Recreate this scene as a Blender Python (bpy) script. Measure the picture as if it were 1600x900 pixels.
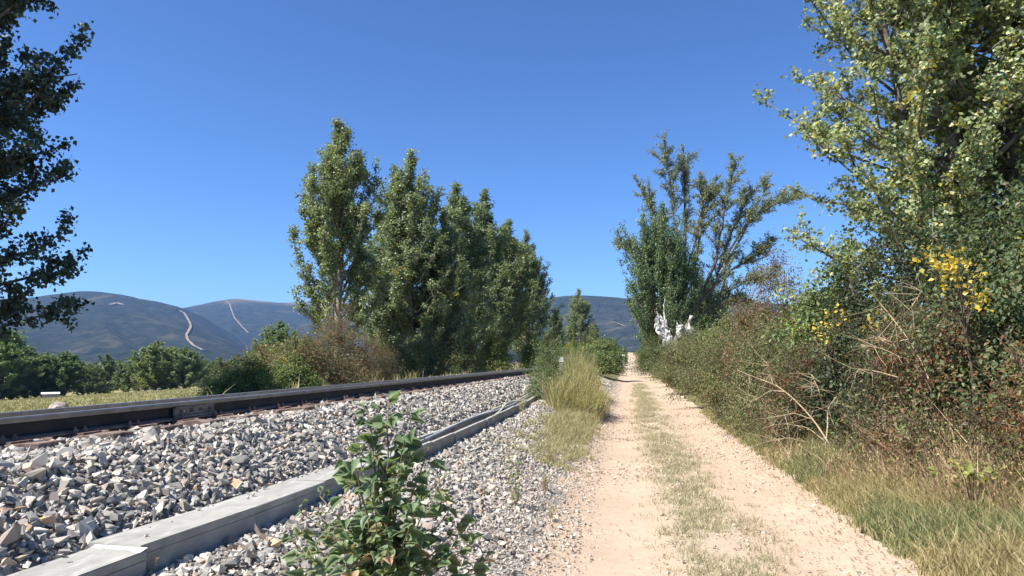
import bpy, bmesh, math
import numpy as np
from mathutils import Vector, Matrix, Euler

# ------------------------------------------------------------------ scene, camera, light
S = bpy.context.scene
for o in list(bpy.data.objects):
    bpy.data.objects.remove(o)
COL = S.collection
R = math.radians

FPX = 1155.0                                   # focal length in pixels of the 1600 px wide photograph
YAW = math.atan((980 - 800) / FPX)             # the track runs along +Y, the camera looks a little left of it
PITCH = math.atan(110 / FPX)
CAM = np.array([0.0, 0.0, 1.5])

cam = bpy.data.cameras.new('camera')
cam.sensor_width = 36.0
cam.lens = 36.0 * FPX / 1600
cam.clip_start = 0.05
cam.clip_end = 30000
camo = bpy.data.objects.new('camera', cam)
camo.location = CAM
camo.rotation_euler = (math.pi / 2 + PITCH, 0, YAW)
COL.objects.link(camo)
S.camera = camo

SUN_EL = R(52)
SUN_H = np.array([-0.82, -0.57]); SUN_H /= np.linalg.norm(SUN_H)
w = bpy.data.worlds.new('World'); S.world = w; w.use_nodes = True
nt = w.node_tree
bg = nt.nodes['Background']
sky = nt.nodes.new('ShaderNodeTexSky')
sky.sky_type = 'NISHITA'; sky.sun_disc = False
sky.sun_elevation = SUN_EL
sky.sun_rotation = math.atan2(SUN_H[0], SUN_H[1])
sky.altitude = 900; sky.air_density = 1.0; sky.dust_density = 0.12; sky.ozone_density = 10.0
gm = nt.nodes.new('ShaderNodeGamma'); gm.inputs[1].default_value = 1.2      # the phone's deep blue, the whole sky alike
nt.links.new(sky.outputs[0], gm.inputs[0]); nt.links.new(gm.outputs[0], bg.inputs[0])
bg.inputs[1].default_value = 0.068

sd = bpy.data.lights.new('sun', 'SUN'); sd.energy = 5.0; sd.angle = R(0.53); sd.color = (1.0, 0.955, 0.88)
so = bpy.data.objects.new('sun', sd); COL.objects.link(so)
to_sun = Vector((SUN_H[0] * math.cos(SUN_EL), SUN_H[1] * math.cos(SUN_EL), math.sin(SUN_EL)))
so.rotation_euler = to_sun.to_track_quat('Z', 'Y').to_euler()
so.location = (0, 0, 60)

S.view_settings.view_transform = 'Standard'
S.view_settings.look = 'None'
S.view_settings.exposure = 1.0
S.view_settings.gamma = 1.0
S.cycles.use_denoising = True
S.cycles.max_bounces = 6
S.cycles.diffuse_bounces = 4
S.cycles.glossy_bounces = 2
S.cycles.transmission_bounces = 3
S.cycles.transparent_max_bounces = 4
S.cycles.volume_bounces = 0

# ------------------------------------------------------------------ pixel <-> world
def ray(px, py):
    cx, cy = (px - 800) / FPX, (450 - py) / FPX
    fy = math.cos(PITCH) - cy * math.sin(PITCH); fz = math.sin(PITCH) + cy * math.cos(PITCH)
    return np.array([cx * math.cos(YAW) - fy * math.sin(YAW), cx * math.sin(YAW) + fy * math.cos(YAW), fz])
def at_z(px, py, z):
    r = ray(px, py); return CAM + (z - CAM[2]) / r[2] * r
def at_y(px, py, Y):
    r = ray(px, py); return CAM + Y / r[1] * r
def at_d(px, py, D):                            # D: horizontal distance
    r = ray(px, py); return CAM + D / math.hypot(r[0], r[1]) * r
def proj(P):
    P = np.atleast_2d(P) - CAM
    ax = P[:, 0] * math.cos(YAW) + P[:, 1] * math.sin(YAW)
    fy = -P[:, 0] * math.sin(YAW) + P[:, 1] * math.cos(YAW)
    d = fy * math.cos(PITCH) + P[:, 2] * math.sin(PITCH)
    u = -fy * math.sin(PITCH) + P[:, 2] * math.cos(PITCH)
    d = np.where(d < 0.05, 0.05, d)
    return 800 + FPX * ax / d, 450 - FPX * u / d, d

# ------------------------------------------------------------------ noise
_tab = np.random.default_rng(5).random((256, 256))
def vnoise(x, y):
    xi = np.floor(x).astype(int); yi = np.floor(y).astype(int)
    fx = x - xi; fy = y - yi
    fx = fx * fx * (3 - 2 * fx); fy = fy * fy * (3 - 2 * fy)
    g = lambda a, b: _tab[a & 255, b & 255]
    return (g(xi, yi) * (1 - fx) + g(xi + 1, yi) * fx) * (1 - fy) + (g(xi, yi + 1) * (1 - fx) + g(xi + 1, yi + 1) * fx) * fy
def fbm(x, y, o=4):
    s = 0; a = 0.5
    for i in range(o):
        s = s + a * (vnoise(x * 2 ** i + 17.3 * i, y * 2 ** i + 9.1 * i) - 0.5); a *= 0.5
    return s

# ------------------------------------------------------------------ mesh helpers
class MB:
    def __init__(s): s.V = []; s.Q = []; s.T = []; s.cq = []; s.ct = []; s.n = 0
    def add(s, V, Q=None, T=None, cq=None, ct=None):
        V = np.asarray(V, float).reshape(-1, 3)
        if Q is not None and len(Q):
            Q = np.asarray(Q, np.int64).reshape(-1, 4); s.Q.append(Q + s.n)
            s.cq.append(np.broadcast_to(np.asarray(cq if cq is not None else (1, 1, 1), float), (len(Q), 3)))
        if T is not None and len(T):
            T = np.asarray(T, np.int64).reshape(-1, 3); s.T.append(T + s.n)
            s.ct.append(np.broadcast_to(np.asarray(ct if ct is not None else (1, 1, 1), float), (len(T), 3)))
        s.V.append(V); s.n += len(V)
    def mesh(s, name, smooth=False, attr=True):
        V = np.concatenate(s.V); Q = np.concatenate(s.Q) if s.Q else np.zeros((0, 4), np.int64)
        T = np.concatenate(s.T) if s.T else np.zeros((0, 3), np.int64)
        me = bpy.data.meshes.new(name)
        me.vertices.add(len(V)); me.vertices.foreach_set('co', V.astype(np.float32).ravel())
        L = np.concatenate([Q.ravel(), T.ravel()]).astype(np.int32)
        me.loops.add(len(L)); me.loops.foreach_set('vertex_index', L)
        st = np.concatenate([np.arange(len(Q)) * 4, len(Q) * 4 + np.arange(len(T)) * 3]).astype(np.int32)
        me.polygons.add(len(st)); me.polygons.foreach_set('loop_start', st)
        me.update(calc_edges=True)
        me.polygons.foreach_set('use_smooth', np.full(len(st), bool(smooth)))
        if attr:
            c = np.concatenate([x for x in s.cq + s.ct]); c = np.c_[c, np.ones(len(c))].astype(np.float32)
            a = me.attributes.new('col', 'FLOAT_COLOR', 'FACE'); a.data.foreach_set('color', c.ravel())
        return me
    def build(s, name, mat, parent=None, smooth=False, attr=True):
        return link(name, s.mesh(name, smooth, attr), mat, parent)
    def box(s, lo, hi, col=(1, 1, 1)):
        x0, y0, z0 = lo; x1, y1, z1 = hi
        V = [(x0, y0, z0), (x1, y0, z0), (x1, y1, z0), (x0, y1, z0), (x0, y0, z1), (x1, y0, z1), (x1, y1, z1), (x0, y1, z1)]
        s.add(V, [(3, 2, 1, 0), (4, 5, 6, 7), (0, 1, 5, 4), (1, 2, 6, 5), (2, 3, 7, 6), (3, 0, 4, 7)], cq=col); return s
    def tube(s, P, rad, k=5, col=(1, 1, 1)):
        P = np.asarray(P, float); n = len(P); rad = np.broadcast_to(np.asarray(rad, float), (n,))
        t = np.gradient(P, axis=0); t /= np.linalg.norm(t, axis=1)[:, None] + 1e-9
        ref = np.array([0, 0, 1.0]) if abs(t[:, 2]).mean() < 0.8 else np.array([1.0, 0, 0])
        a = np.cross(t, ref); a /= np.linalg.norm(a, axis=1)[:, None] + 1e-9; b = np.cross(t, a)
        th = np.arange(k) * 2 * math.pi / k
        V = P[:, None] + rad[:, None, None] * (np.cos(th)[None, :, None] * a[:, None] + np.sin(th)[None, :, None] * b[:, None])
        i = np.arange(n - 1)[:, None] * k; j = np.arange(k)[None]; j2 = (j + 1) % k
        Q = np.stack([i + j, i + j2, i + k + j2, i + k + j], -1).reshape(-1, 4)
        T = [(0, m + 1, m) for m in range(1, k - 1)] + [((n - 1) * k, (n - 1) * k + m, (n - 1) * k + m + 1) for m in range(1, k - 1)]
        s.add(V.reshape(-1, 3), Q, T, cq=col, ct=col); return s

def link(name, me, mat, parent=None):
    o = bpy.data.objects.new(name, me)
    if mat is not None and not me.materials: me.materials.append(mat)
    COL.objects.link(o)
    if parent is not None: o.parent = parent
    return o
def empty(name, loc=(0, 0, 0), rz=0.0, sc=1.0):
    o = bpy.data.objects.new(name, None); o.location = loc; o.rotation_euler = (0, 0, rz); o.scale = (sc, sc, sc)
    o.empty_display_size = 0.2; COL.objects.link(o); return o
def tag(o, label=None, cat=None, group=None, kind=None):
    if label: o['label'] = label
    if cat: o['category'] = cat
    if group: o['group'] = group
    if kind: o['kind'] = kind
    return o
def copy_tree(o, parent=None):
    c = o.copy(); COL.objects.link(c); c.parent = parent
    for ch in list(o.children): copy_tree(ch, c)
    return c
def grid_mesh(name, X, Y, Z, mat, parent=None, smooth=True):   # 2-D arrays
    m, n = X.shape
    i = np.arange(m - 1)[:, None] * n; j = np.arange(n - 1)[None]
    Q = np.stack([i + j, i + n + j, i + n + j + 1, i + j + 1], -1).reshape(-1, 4)
    b = MB(); b.add(np.stack([X, Y, Z], -1).reshape(-1, 3), Q)
    return b.build(name, mat, parent, smooth, attr=False)

# ------------------------------------------------------------------ materials
def newmat(name):
    m = bpy.data.materials.new(name); m.use_nodes = True
    return m, m.node_tree, m.node_tree.nodes['Principled BSDF']
def N(t, typ, **kw):
    n = t.nodes.new(typ)
    for k, v in kw.items(): setattr(n, k, v)
    return n
def noise(t, scale, detail=4, rough=0.6, coord=None, dist=0.0):
    n = N(t, 'ShaderNodeTexNoise'); n.inputs['Scale'].default_value = scale; n.inputs['Detail'].default_value = detail
    n.inputs['Roughness'].default_value = rough; n.inputs['Distortion'].default_value = dist
    if coord is not None: t.links.new(coord, n.inputs['Vector'])
    return n
def ramp(t, fac, stops):
    r = N(t, 'ShaderNodeValToRGB'); e = r.color_ramp.elements
    while len(e) < len(stops): e.new(0.5)
    for k, (p, c) in enumerate(stops):
        e[k].position = p; e[k].color = (*c, 1) if len(c) == 3 else c
    t.links.new(fac, r.inputs[0]); return r
def mixc(t, fac, a, b, mode='MIX'):
    m = N(t, 'ShaderNodeMix', data_type='RGBA', blend_type=mode)
    for s, v in ((0, fac), (6, a), (7, b)):
        if isinstance(v, (int, float)): m.inputs[s].default_value = v
        elif isinstance(v, tuple): m.inputs[s].default_value = (*v, 1)
        else: t.links.new(v, m.inputs[s])
    return m.outputs[2]
def bump(t, h, strength, dist, p):
    b = N(t, 'ShaderNodeBump'); b.inputs['Strength'].default_value = strength; b.inputs['Distance'].default_value = dist
    t.links.new(h, b.inputs['Height']); t.links.new(b.outputs[0], p.inputs['Normal'])
def pos(t): return N(t, 'ShaderNodeNewGeometry').outputs['Position']

def mat_leaf(name, trans=0.35, rough=0.5, tint=(1.15, 1.1, 0.55), spec=0.4, vary=0.45):
    m, t, p = newmat(name)
    a = N(t, 'ShaderNodeAttribute'); a.attribute_name = 'col'
    oi = N(t, 'ShaderNodeObjectInfo'); rr_ = ramp(t, oi.outputs['Random'], [(0.0, (0.82, 0.9, 0.98)), (0.5, (1.0, 1.0, 1.0)), (1.0, (1.16, 1.07, 0.82))])      # every plant its own shade
    lc = mixc(t, vary, a.outputs['Color'], rr_.outputs[0], 'MULTIPLY')
    t.links.new(lc, p.inputs['Base Color'])
    p.inputs['Roughness'].default_value = rough; p.inputs['Specular IOR Level'].default_value = spec
    tr = N(t, 'ShaderNodeBsdfTranslucent'); t.links.new(mixc(t, 1.0, lc, tint, 'MULTIPLY'), tr.inputs['Color'])
    mx = N(t, 'ShaderNodeMixShader'); mx.inputs[0].default_value = trans
    t.links.new(p.outputs[0], mx.inputs[1]); t.links.new(tr.outputs[0], mx.inputs[2])
    t.links.new(mx.outputs[0], t.nodes['Material Output'].inputs['Surface']); return m
def mat_attr(name, rough=0.85, nscale=40, namt=0.35, bmp=0.0, spec=0.25):
    m, t, p = newmat(name)
    a = N(t, 'ShaderNodeAttribute'); a.attribute_name = 'col'
    n = noise(t, nscale, 4, 0.65, N(t, 'ShaderNodeTexCoord').outputs['Object'])
    r = ramp(t, n.outputs[0], [(0.3, (1 - namt,) * 3), (0.72, (1 + namt * 0.6,) * 3)])
    t.links.new(mixc(t, 1.0, a.outputs['Color'], r.outputs[0], 'MULTIPLY'), p.inputs['Base Color'])
    p.inputs['Roughness'].default_value = rough; p.inputs['Specular IOR Level'].default_value = spec
    if bmp: bump(t, n.outputs[0], bmp, 0.02, p)
    return m
def mat_noise(name, c0, c1, scale, rough=0.85, bmp=0.3, bdist=0.01, detail=6, metal=0.0, coord='Object', lo=0.35, hi=0.68, spec=0.3):
    m, t, p = newmat(name)
    v = N(t, 'ShaderNodeTexCoord').outputs['Object'] if coord == 'Object' else pos(t)
    n = noise(t, scale, detail, 0.65, v)
    t.links.new(ramp(t, n.outputs[0], [(lo, c0), (hi, c1)]).outputs[0], p.inputs['Base Color'])
    p.inputs['Roughness'].default_value = rough; p.inputs['Metallic'].default_value = metal
    p.inputs['Specular IOR Level'].default_value = spec
    if bmp: bump(t, n.outputs[0], bmp, bdist, p)
    return m

M = {}
M['poplar'] = mat_leaf('poplar_leaf', 0.42, 0.42, spec=0.45)
M['leaf'] = mat_leaf('shrub_leaf', 0.38, 0.55, spec=0.3)
M['shade_leaf'] = mat_leaf('shaded_poplar_leaf', 0.15, 0.5, spec=0.25)  # darkened, less translucent poplar leaf; shade is put into the material
M['dry'] = mat_leaf('dry_grass_blade', 0.3, 0.7, (1.05, 1.0, 0.8), spec=0.2, vary=0.0)
M['bark'] = mat_noise('grey_bark', (0.06, 0.05, 0.04), (0.24, 0.21, 0.17), 9, 0.9, 0.6, 0.02)
M['pale_bark'] = mat_noise('pale_bark', (0.16, 0.14, 0.11), (0.5, 0.46, 0.39), 7, 0.9, 0.5, 0.02)
M['twig'] = mat_noise('brown_twig', (0.07, 0.05, 0.035), (0.2, 0.15, 0.1), 12, 0.9, 0.2)
M['straw'] = mat_noise('dry_tan_wood', (0.32, 0.24, 0.14), (0.55, 0.44, 0.28), 14, 0.8, 0.3)
M['deadwood'] = mat_noise('bleached_dead_wood', (0.26, 0.235, 0.21), (0.74, 0.71, 0.66), 5, 0.9, 1.0, 0.06)
M['stone'] = mat_attr('crushed_stone', 0.92, 45, 0.38, 0.15, 0.2)

def mat_sand():
    m, t, p = newmat('sandy_earth'); v = pos(t)
    n1 = noise(t, 0.7, 5, 0.6, v); n2 = noise(t, 9, 6, 0.7, v); n3 = noise(t, 70, 3, 0.6, v)
    c = ramp(t, n1.outputs[0], [(0.3, (0.44, 0.33, 0.23)), (0.7, (0.53, 0.41, 0.295))]).outputs[0]
    c = mixc(t, ramp(t, n2.outputs[0], [(0.4, (0, 0, 0)), (0.62, (0.75, 0.75, 0.75))]).outputs[0], c, (0.4, 0.305, 0.22))
    c = mixc(t, ramp(t, n3.outputs[0], [(0.35, (0.5, 0.5, 0.5)), (0.5, (0, 0, 0))]).outputs[0], c, (0.38, 0.28, 0.2))
    # trodden middle strip: drier grey-brown soil where grass roots hold
    sx = N(t, 'ShaderNodeSeparateXYZ'); t.links.new(v, sx.inputs[0])
    d = N(t, 'ShaderNodeMath', operation='SUBTRACT'); t.links.new(sx.outputs[0], d.inputs[0]); d.inputs[1].default_value = 0.6
    ab = N(t, 'ShaderNodeMath', operation='ABSOLUTE'); t.links.new(d.outputs[0], ab.inputs[0])
    ad = N(t, 'ShaderNodeMath', operation='MULTIPLY_ADD'); t.links.new(n2.outputs[0], ad.inputs[0]); ad.inputs[1].default_value = 0.5; t.links.new(ab.outputs[0], ad.inputs[2])
    f = ramp(t, ad.outputs[0], [(0.42, (0.85, 0.85, 0.85)), (0.68, (0, 0, 0))]).outputs[0]
    c = mixc(t, f, c, (0.41, 0.335, 0.235))
    t.links.new(c, p.inputs['Base Color']); p.inputs['Roughness'].default_value = 0.95; p.inputs['Specular IOR Level'].default_value = 0.15
    h = mixc(t, 0.45, n2.outputs[0], n3.outputs[0]); bump(t, h, 0.55, 0.03, p)
    return m
M['sand'] = mat_sand()
def mat_ground(name, a, b, c2, s1=0.35, s2=6):
    m, t, p = newmat(name); v = pos(t)
    n1 = noise(t, s1, 5, 0.6, v); n2 = noise(t, s2, 5, 0.7, v)
    c = ramp(t, n1.outputs[0], [(0.35, a), (0.65, b)]).outputs[0]
    c = mixc(t, ramp(t, n2.outputs[0], [(0.4, (0, 0, 0)), (0.7, (0.7, 0.7, 0.7))]).outputs[0], c, c2)
    t.links.new(c, p.inputs['Base Color']); p.inputs['Roughness'].default_value = 0.95; p.inputs['Specular IOR Level'].default_value = 0.1
    bump(t, n2.outputs[0], 0.6, 0.06, p); return m
M['ground'] = mat_ground('grassy_earth', (0.13, 0.12, 0.055), (0.2, 0.17, 0.09), (0.1, 0.11, 0.04))
M['field'] = mat_ground('dry_meadow', (0.235, 0.225, 0.1), (0.32, 0.27, 0.135), (0.19, 0.19, 0.085), 0.09, 0.8)
M['bed'] = mat_noise('ballast_fines', (0.24, 0.215, 0.185), (0.5, 0.45, 0.385), 26, 0.95, 1.0, 0.04, coord='World')

def mat_concrete():
    m, t, p = newmat('grey_concrete'); v = pos(t)
    n1 = noise(t, 3, 6, 0.65, v, 0.4); n2 = noise(t, 60, 4, 0.6, v)
    mp = N(t, 'ShaderNodeMapping'); mp.inputs['Scale'].default_value = (9, 1.6, 5); t.links.new(v, mp.inputs[0])
    n3 = noise(t, 2.2, 5, 0.6, mp.outputs[0])
    c = ramp(t, n1.outputs[0], [(0.3, (0.25, 0.245, 0.22)), (0.7, (0.4, 0.39, 0.345))]).outputs[0]
    c = mixc(t, ramp(t, n3.outputs[0], [(0.52, (0, 0, 0)), (0.7, (0.6, 0.6, 0.6))]).outputs[0], c, (0.52, 0.51, 0.47))
    c = mixc(t, ramp(t, n2.outputs[0], [(0.3, (0.35, 0.35, 0.35)), (0.45, (0, 0, 0))]).outputs[0], c, (0.24, 0.23, 0.21))
    t.links.new(c, p.inputs['Base Color']); p.inputs['Roughness'].default_value = 0.9; p.inputs['Specular IOR Level'].default_value = 0.2
    bump(t, n2.outputs[0], 0.25, 0.004, p); return m
M['concrete'] = mat_concrete()
M['mortar'] = mat_noise('white_lime_mortar', (0.5, 0.49, 0.46), (0.8, 0.79, 0.75), 30, 0.95, 0.6, 0.01)
M['rail'] = mat_noise('dark_oiled_rail', (0.014, 0.014, 0.016), (0.04, 0.036, 0.036), 5, 0.6, 0.1, 0.002, coord='World')
M['rail_head'] = mat_noise('worn_rail_head', (0.15, 0.145, 0.14), (0.27, 0.26, 0.25), 7, 0.4, 0.1, 0.002, metal=0.5, coord='World')
M['rail_foot'] = mat_noise('rusty_rail_foot', (0.13, 0.085, 0.07), (0.27, 0.2, 0.165), 9, 0.9, 0.2, coord='World')
M['rust'] = mat_noise('rusty_iron', (0.1, 0.06, 0.045), (0.24, 0.16, 0.12), 18, 0.9, 0.3)
M['plate'] = mat_noise('grey_rusty_plate', (0.12, 0.1, 0.09), (0.3, 0.27, 0.24), 16, 0.8, 0.2)
M['timber'] = mat_noise('weathered_sleeper_timber', (0.07, 0.05, 0.042), (0.3, 0.215, 0.17), 10, 0.95, 0.8, 0.02, coord='World')
M['black_cable'] = mat_noise('black_cable_sheath', (0.015, 0.015, 0.017), (0.04, 0.04, 0.045), 8, 0.5, 0)
M['grey_pipe'] = mat_noise('grey_conduit', (0.3, 0.31, 0.32), (0.45, 0.46, 0.47), 6, 0.5, 0)
M['cream_pipe'] = mat_noise('cream_conduit', (0.5, 0.46, 0.34), (0.68, 0.63, 0.5), 6, 0.5, 0)
M['white_paint'] = mat_noise('white_paint', (0.6, 0.6, 0.58), (0.8, 0.8, 0.78), 6, 0.7, 0)
M['boulder'] = mat_noise('pale_boulder_stone', (0.24, 0.2, 0.17), (0.5, 0.43, 0.38), 3, 0.95, 0.6, 0.05)

# ------------------------------------------------------------------ the lie of the land
PX = [-9000, -700, -160, -12, -8.6, -6.7, -3.25, -2.74, -2.64, -2.5, -2.0, -1.2, -0.55, -0.35, 2.0, 2.5, 3.3, 6, 40, 300, 9000]
PZ = [-14, -12, -9.2, -0.25, 0.0, 0.84, 0.9, 0.6, 0.5, 0.44, 0.455, 0.17, 0.02, 0.0, 0.0, 0.07, 0.2, 0.45, 0.9, 2.0, 4.0]
def height(X, Y):
    X = np.asarray(X, float); Y = np.asarray(Y, float)
    z = np.interp(X, PX, PZ)
    z = z + np.interp(Y, [150, 265, 330, 600], [0, 3.6, 2.5, 0]) * np.interp(X, [-60, -8, 30, 80], [0, 1, 1, 0])
    rut = -0.035 * (np.exp(-((X + 0.08) / 0.36) ** 2) + np.exp(-((X - 1.38) / 0.4) ** 2))
    z = z + rut + 0.03 * fbm(X * 1.3, Y * 1.3, 3)
    off = np.clip((np.abs(X - 0.5) - 3) / 4, 0, 1) * np.where(X > -9, np.clip((X - 2) / 2, 0, 1), 1)
    return z + off * (0.25 * fbm(X * 0.25, Y * 0.25, 3))

def axis(*parts):
    return np.unique(np.round(np.concatenate([np.arange(a, b, s) for a, b, s in parts]), 4))
gx = axis((-9000, -1000, 800), (-1000, -200, 80), (-200, -30, 10), (-30, -9, 1.0), (-9, 6, 0.25), (6, 40, 2), (40, 300, 20), (300, 1000, 100), (1000, 9001, 800))
gy = axis((-300, -10, 29), (-10, 60, 0.7), (60, 300, 6), (300, 1000, 50), (1000, 9001, 500))
X, Y = np.meshgrid(gx, gy, indexing='ij')
tag(grid_mesh('ground', X, Y, height(X, Y) - 0.035, M['ground']), kind='structure')

def edge_sheet(name, x0, x1, ys, nx, mat, dz, ja, jb):
    u = np.linspace(0, 1, nx)[:, None]; ys = ys[None]
    a = x0 + ja * fbm(ys * 1.7, ys * 0 + 3.1, 4); b = x1 + jb * fbm(ys * 1.7, ys * 0 + 40.7, 4)
    if name == 'ballast_bed': b = b - np.interp(ys, [38, 48], [0, 2.4])
    X = a + (b - a) * u; Y = np.broadcast_to(ys, X.shape)
    return tag(grid_mesh(name, X, Y, height(X, Y) + dz, mat), kind='structure')
edge_sheet('path', -0.74, 2.12, axis((-6, 20, 0.12), (20, 60, 0.5), (60, 320, 4)), 60, M['sand'], 0.0, 0.5, 0.7)
bed = edge_sheet('ballast_bed', -8.2, -0.5, axis((-6, 20, 0.15), (20, 130, 1)), 70, M['bed'], -0.006, 0.3, 0.5)
fx = axis((-600, -200, 25), (-200, -13, 4)); fy = axis((-100, 500, 6))
X, Y = np.meshgrid(fx, fy, indexing='ij')
tag(grid_mesh('field', X, Y, height(X, Y) + 0.02, M['field']), kind='structure')

# ------------------------------------------------------------------ hills
def mat_hill(name, scrub, scrub2, top, gold):
    m, t, p = newmat(name); v = pos(t)
    n1 = noise(t, 0.0035, 8, 0.62, v, 0.5); n2 = noise(t, 0.016, 8, 0.75, v)
    c = ramp(t, n2.outputs[0], [(0.35, scrub), (0.65, scrub2)]).outputs[0]
    sx = N(t, 'ShaderNodeSeparateXYZ'); t.links.new(v, sx.inputs[0])
    ma = N(t, 'ShaderNodeMath', operation='MULTIPLY_ADD'); t.links.new(n1.outputs[0], ma.inputs[0]); ma.inputs[1].default_value = 260; t.links.new(sx.outputs[2], ma.inputs[2])
    mr = N(t, 'ShaderNodeMapRange'); mr.inputs[1].default_value = gold[0]; mr.inputs[2].default_value = gold[1]; t.links.new(ma.outputs[0], mr.inputs[0])
    c = mixc(t, mr.outputs[0], c, top)
    pt = ramp(t, n1.outputs[0], [(0.56, (0, 0, 0)), (0.7, (0.55, 0.55, 0.55))])
    c = mixc(t, pt.outputs[0], c, top)
    t.links.new(c, p.inputs['Base Color']); p.inputs['Roughness'].default_value = 1; p.inputs['Specular IOR Level'].default_value = 0
    bump(t, n2.outputs[0], 1.0, 45, p); return m
M['hill'] = mat_hill('heather_scrub', (0.02, 0.034, 0.024), (0.085, 0.09, 0.058), (0.24, 0.2, 0.125), (530, 640))
M['track'] = mat_noise('bare_firebreak_earth', (0.2, 0.15, 0.095), (0.32, 0.25, 0.17), 0.02, 1, 0, coord='World')
HILLS = {}
def hill(name, ridge, rr, r0, seed, mat, ext=0.35, amp=0.16):
    """ridge: (photo x, photo y) of the skyline; rr: metres to the ridge; r0: metres to the foot."""
    rx = np.array([q[0] for q in ridge], float); ry = np.array([q[1] for q in ridge], float)
    az = np.linspace(rx[0], rx[-1], 200)
    dirs = np.array([ray(x, 500) for x in az]); a = np.arctan2(dirs[:, 0], dirs[:, 1])
    tn = np.array([(lambda r: r[2] / math.hypot(r[0], r[1]))(ray(x, y)) for x, y in zip(az, np.interp(az, rx, ry))])
    k = np.ones(7) / 7; tn = np.convolve(np.pad(tn, 3, 'edge'), k, 'valid')
    tn += 0.0022 * fbm(az * 0.05 + seed, az * 0 + seed, 4)
    rad = np.concatenate([np.linspace(r0, rr, 56), np.linspace(rr, rr * (1 + ext), 12)[1:]])
    A, Rr = np.meshgrid(a, rad, indexing='ij'); TN = tn[:, None] * np.ones_like(Rr)
    u = np.clip((Rr - r0) / (rr - r0), 0, 1); H = TN * rr + CAM[2]
    back = np.clip((Rr - rr) / (rr * ext), 0, 1)
    base = -14
    s = u ** 1.15 * (1 - 0.0 * u)
    z = base + (H - base) * s * (1 - back ** 1.5)
    fade = np.sin(np.pi * np.clip(u, 0, 1)) ** 0.8 * (back == 0)
    gul = fbm(A * 20 + seed + 0.0006 * Rr, Rr / 1500 + A * 4, 5) * 2.2
    z = z + fade * amp * (H - base) * gul - fade * 0.05 * (H - base)
    Xh, Yh = Rr * np.sin(A), Rr * np.cos(A)
    HILLS[name] = (a, rad, z)
    return tag(grid_mesh('hill', Xh, Yh, z, mat), kind='structure')
hill('far', [(180, 500), (285, 481), (300, 478), (340, 470), (370, 466), (400, 470), (440, 473), (480, 471), (560, 476), (700, 480), (860, 474), (1000, 478)], 6400, 3600, 11.3, M['hill'])
hill('left', [(-700, 500), (-300, 478), (-120, 468), (-20, 468), (40, 466), (75, 461), (100, 457), (130, 453), (150, 456), (175, 458), (210, 465), (250, 472), (290, 484), (330, 502), (370, 525), (420, 552)], 4700, 2300, 2.1, M['hill'])
hill('right', [(700, 520), (800, 480), (860, 464), (905, 461), (940, 462), (985, 468), (1040, 464), (1150, 470), (1300, 480), (1500, 500), (1800, 520), (2300, 560)], 4300, 2300, 7.7, M['hill'])
def on_hill(name, px, py):
    a, rad, z = HILLS[name]; r = ray(px, py); A = math.atan2(r[0], r[1]); tn = r[2] / math.hypot(r[0], r[1])
    k = np.clip(np.interp(A, a, np.arange(len(a))), 0, len(a) - 1.001); i = int(k); zz = z[i] * (1 - k + i) + z[i + 1] * (k - i)
    el = (zz - CAM[2]) / rad
    j = np.argmax(el >= tn)
    if el[j] < tn or j == 0: j = int(np.argmax(el))
    rr = rad[j] if j == 0 else rad[j - 1] + (rad[j] - rad[j - 1]) * np.clip((tn - el[j - 1]) / (el[j] - el[j - 1] + 1e-9), 0, 1)
    return np.array([rr * math.sin(A), rr * math.cos(A), np.interp(rr, rad, zz)])
def firebreak(hillname, pts, width):
    P = np.array(pts, float); d = np.r_[0, np.cumsum(np.hypot(*np.diff(P, axis=0).T))]
    s = np.linspace(0, d[-1], 40); px = np.interp(s, d, P[:, 0]); py = np.interp(s, d, P[:, 1])
    L = np.array([on_hill(hillname, x, y) for x, y in zip(px, py)])
    wd = width * (1 + 0.5 * fbm(s * 0.2, s * 0, 3)); b = MB()
    Z = L[:, 2] + 4
    # a strip laid across the slope, wide enough to read as the bare lane it is
    lat = np.array([math.cos(YAW), math.sin(YAW), 0])
    V = np.concatenate([L - lat * wd[:, None] / 2, L + lat * wd[:, None] / 2]); V[:, 2] = np.r_[Z, Z]
    V[:, :2] *= 0.999
    n = len(s); i = np.arange(n - 1)
    b.add(V, np.stack([i, i + n, i + n + 1, i + 1], -1))
    tag(b.build('firebreak_track', M['track'], attr=False), kind='structure')
firebreak('left', [(262, 484), (278, 485), (288, 490), (297, 506), (298, 512), (291, 524), (293, 532), (302, 541), (316, 548)], 11)
firebreak('far', [(351, 470), (359, 476), (361, 483), (366, 497), (378, 511), (388, 521)], 9)
firebreak('left', [(172, 477), (182, 474), (192, 477)], 22)
firebreak('right', [(955, 504), (966, 507), (978, 511)], 9)
# the near green hillside on the right
def near_hill():
    ridge = [(1490, 545), (1520, 470), (1545, 400), (1565, 345), (1600, 318), (1700, 280), (1900, 250), (2300, 260), (2900, 330)]
    o = hill('near', ridge, 260, 110, 21.5, M['near_hill'], 0.5, 0.03); return o
M['near_hill'] = mat_ground('grassy_scrub_slope', (0.12, 0.14, 0.05), (0.2, 0.2, 0.07), (0.09, 0.11, 0.04), 0.03, 0.4)
near_hill()

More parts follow.
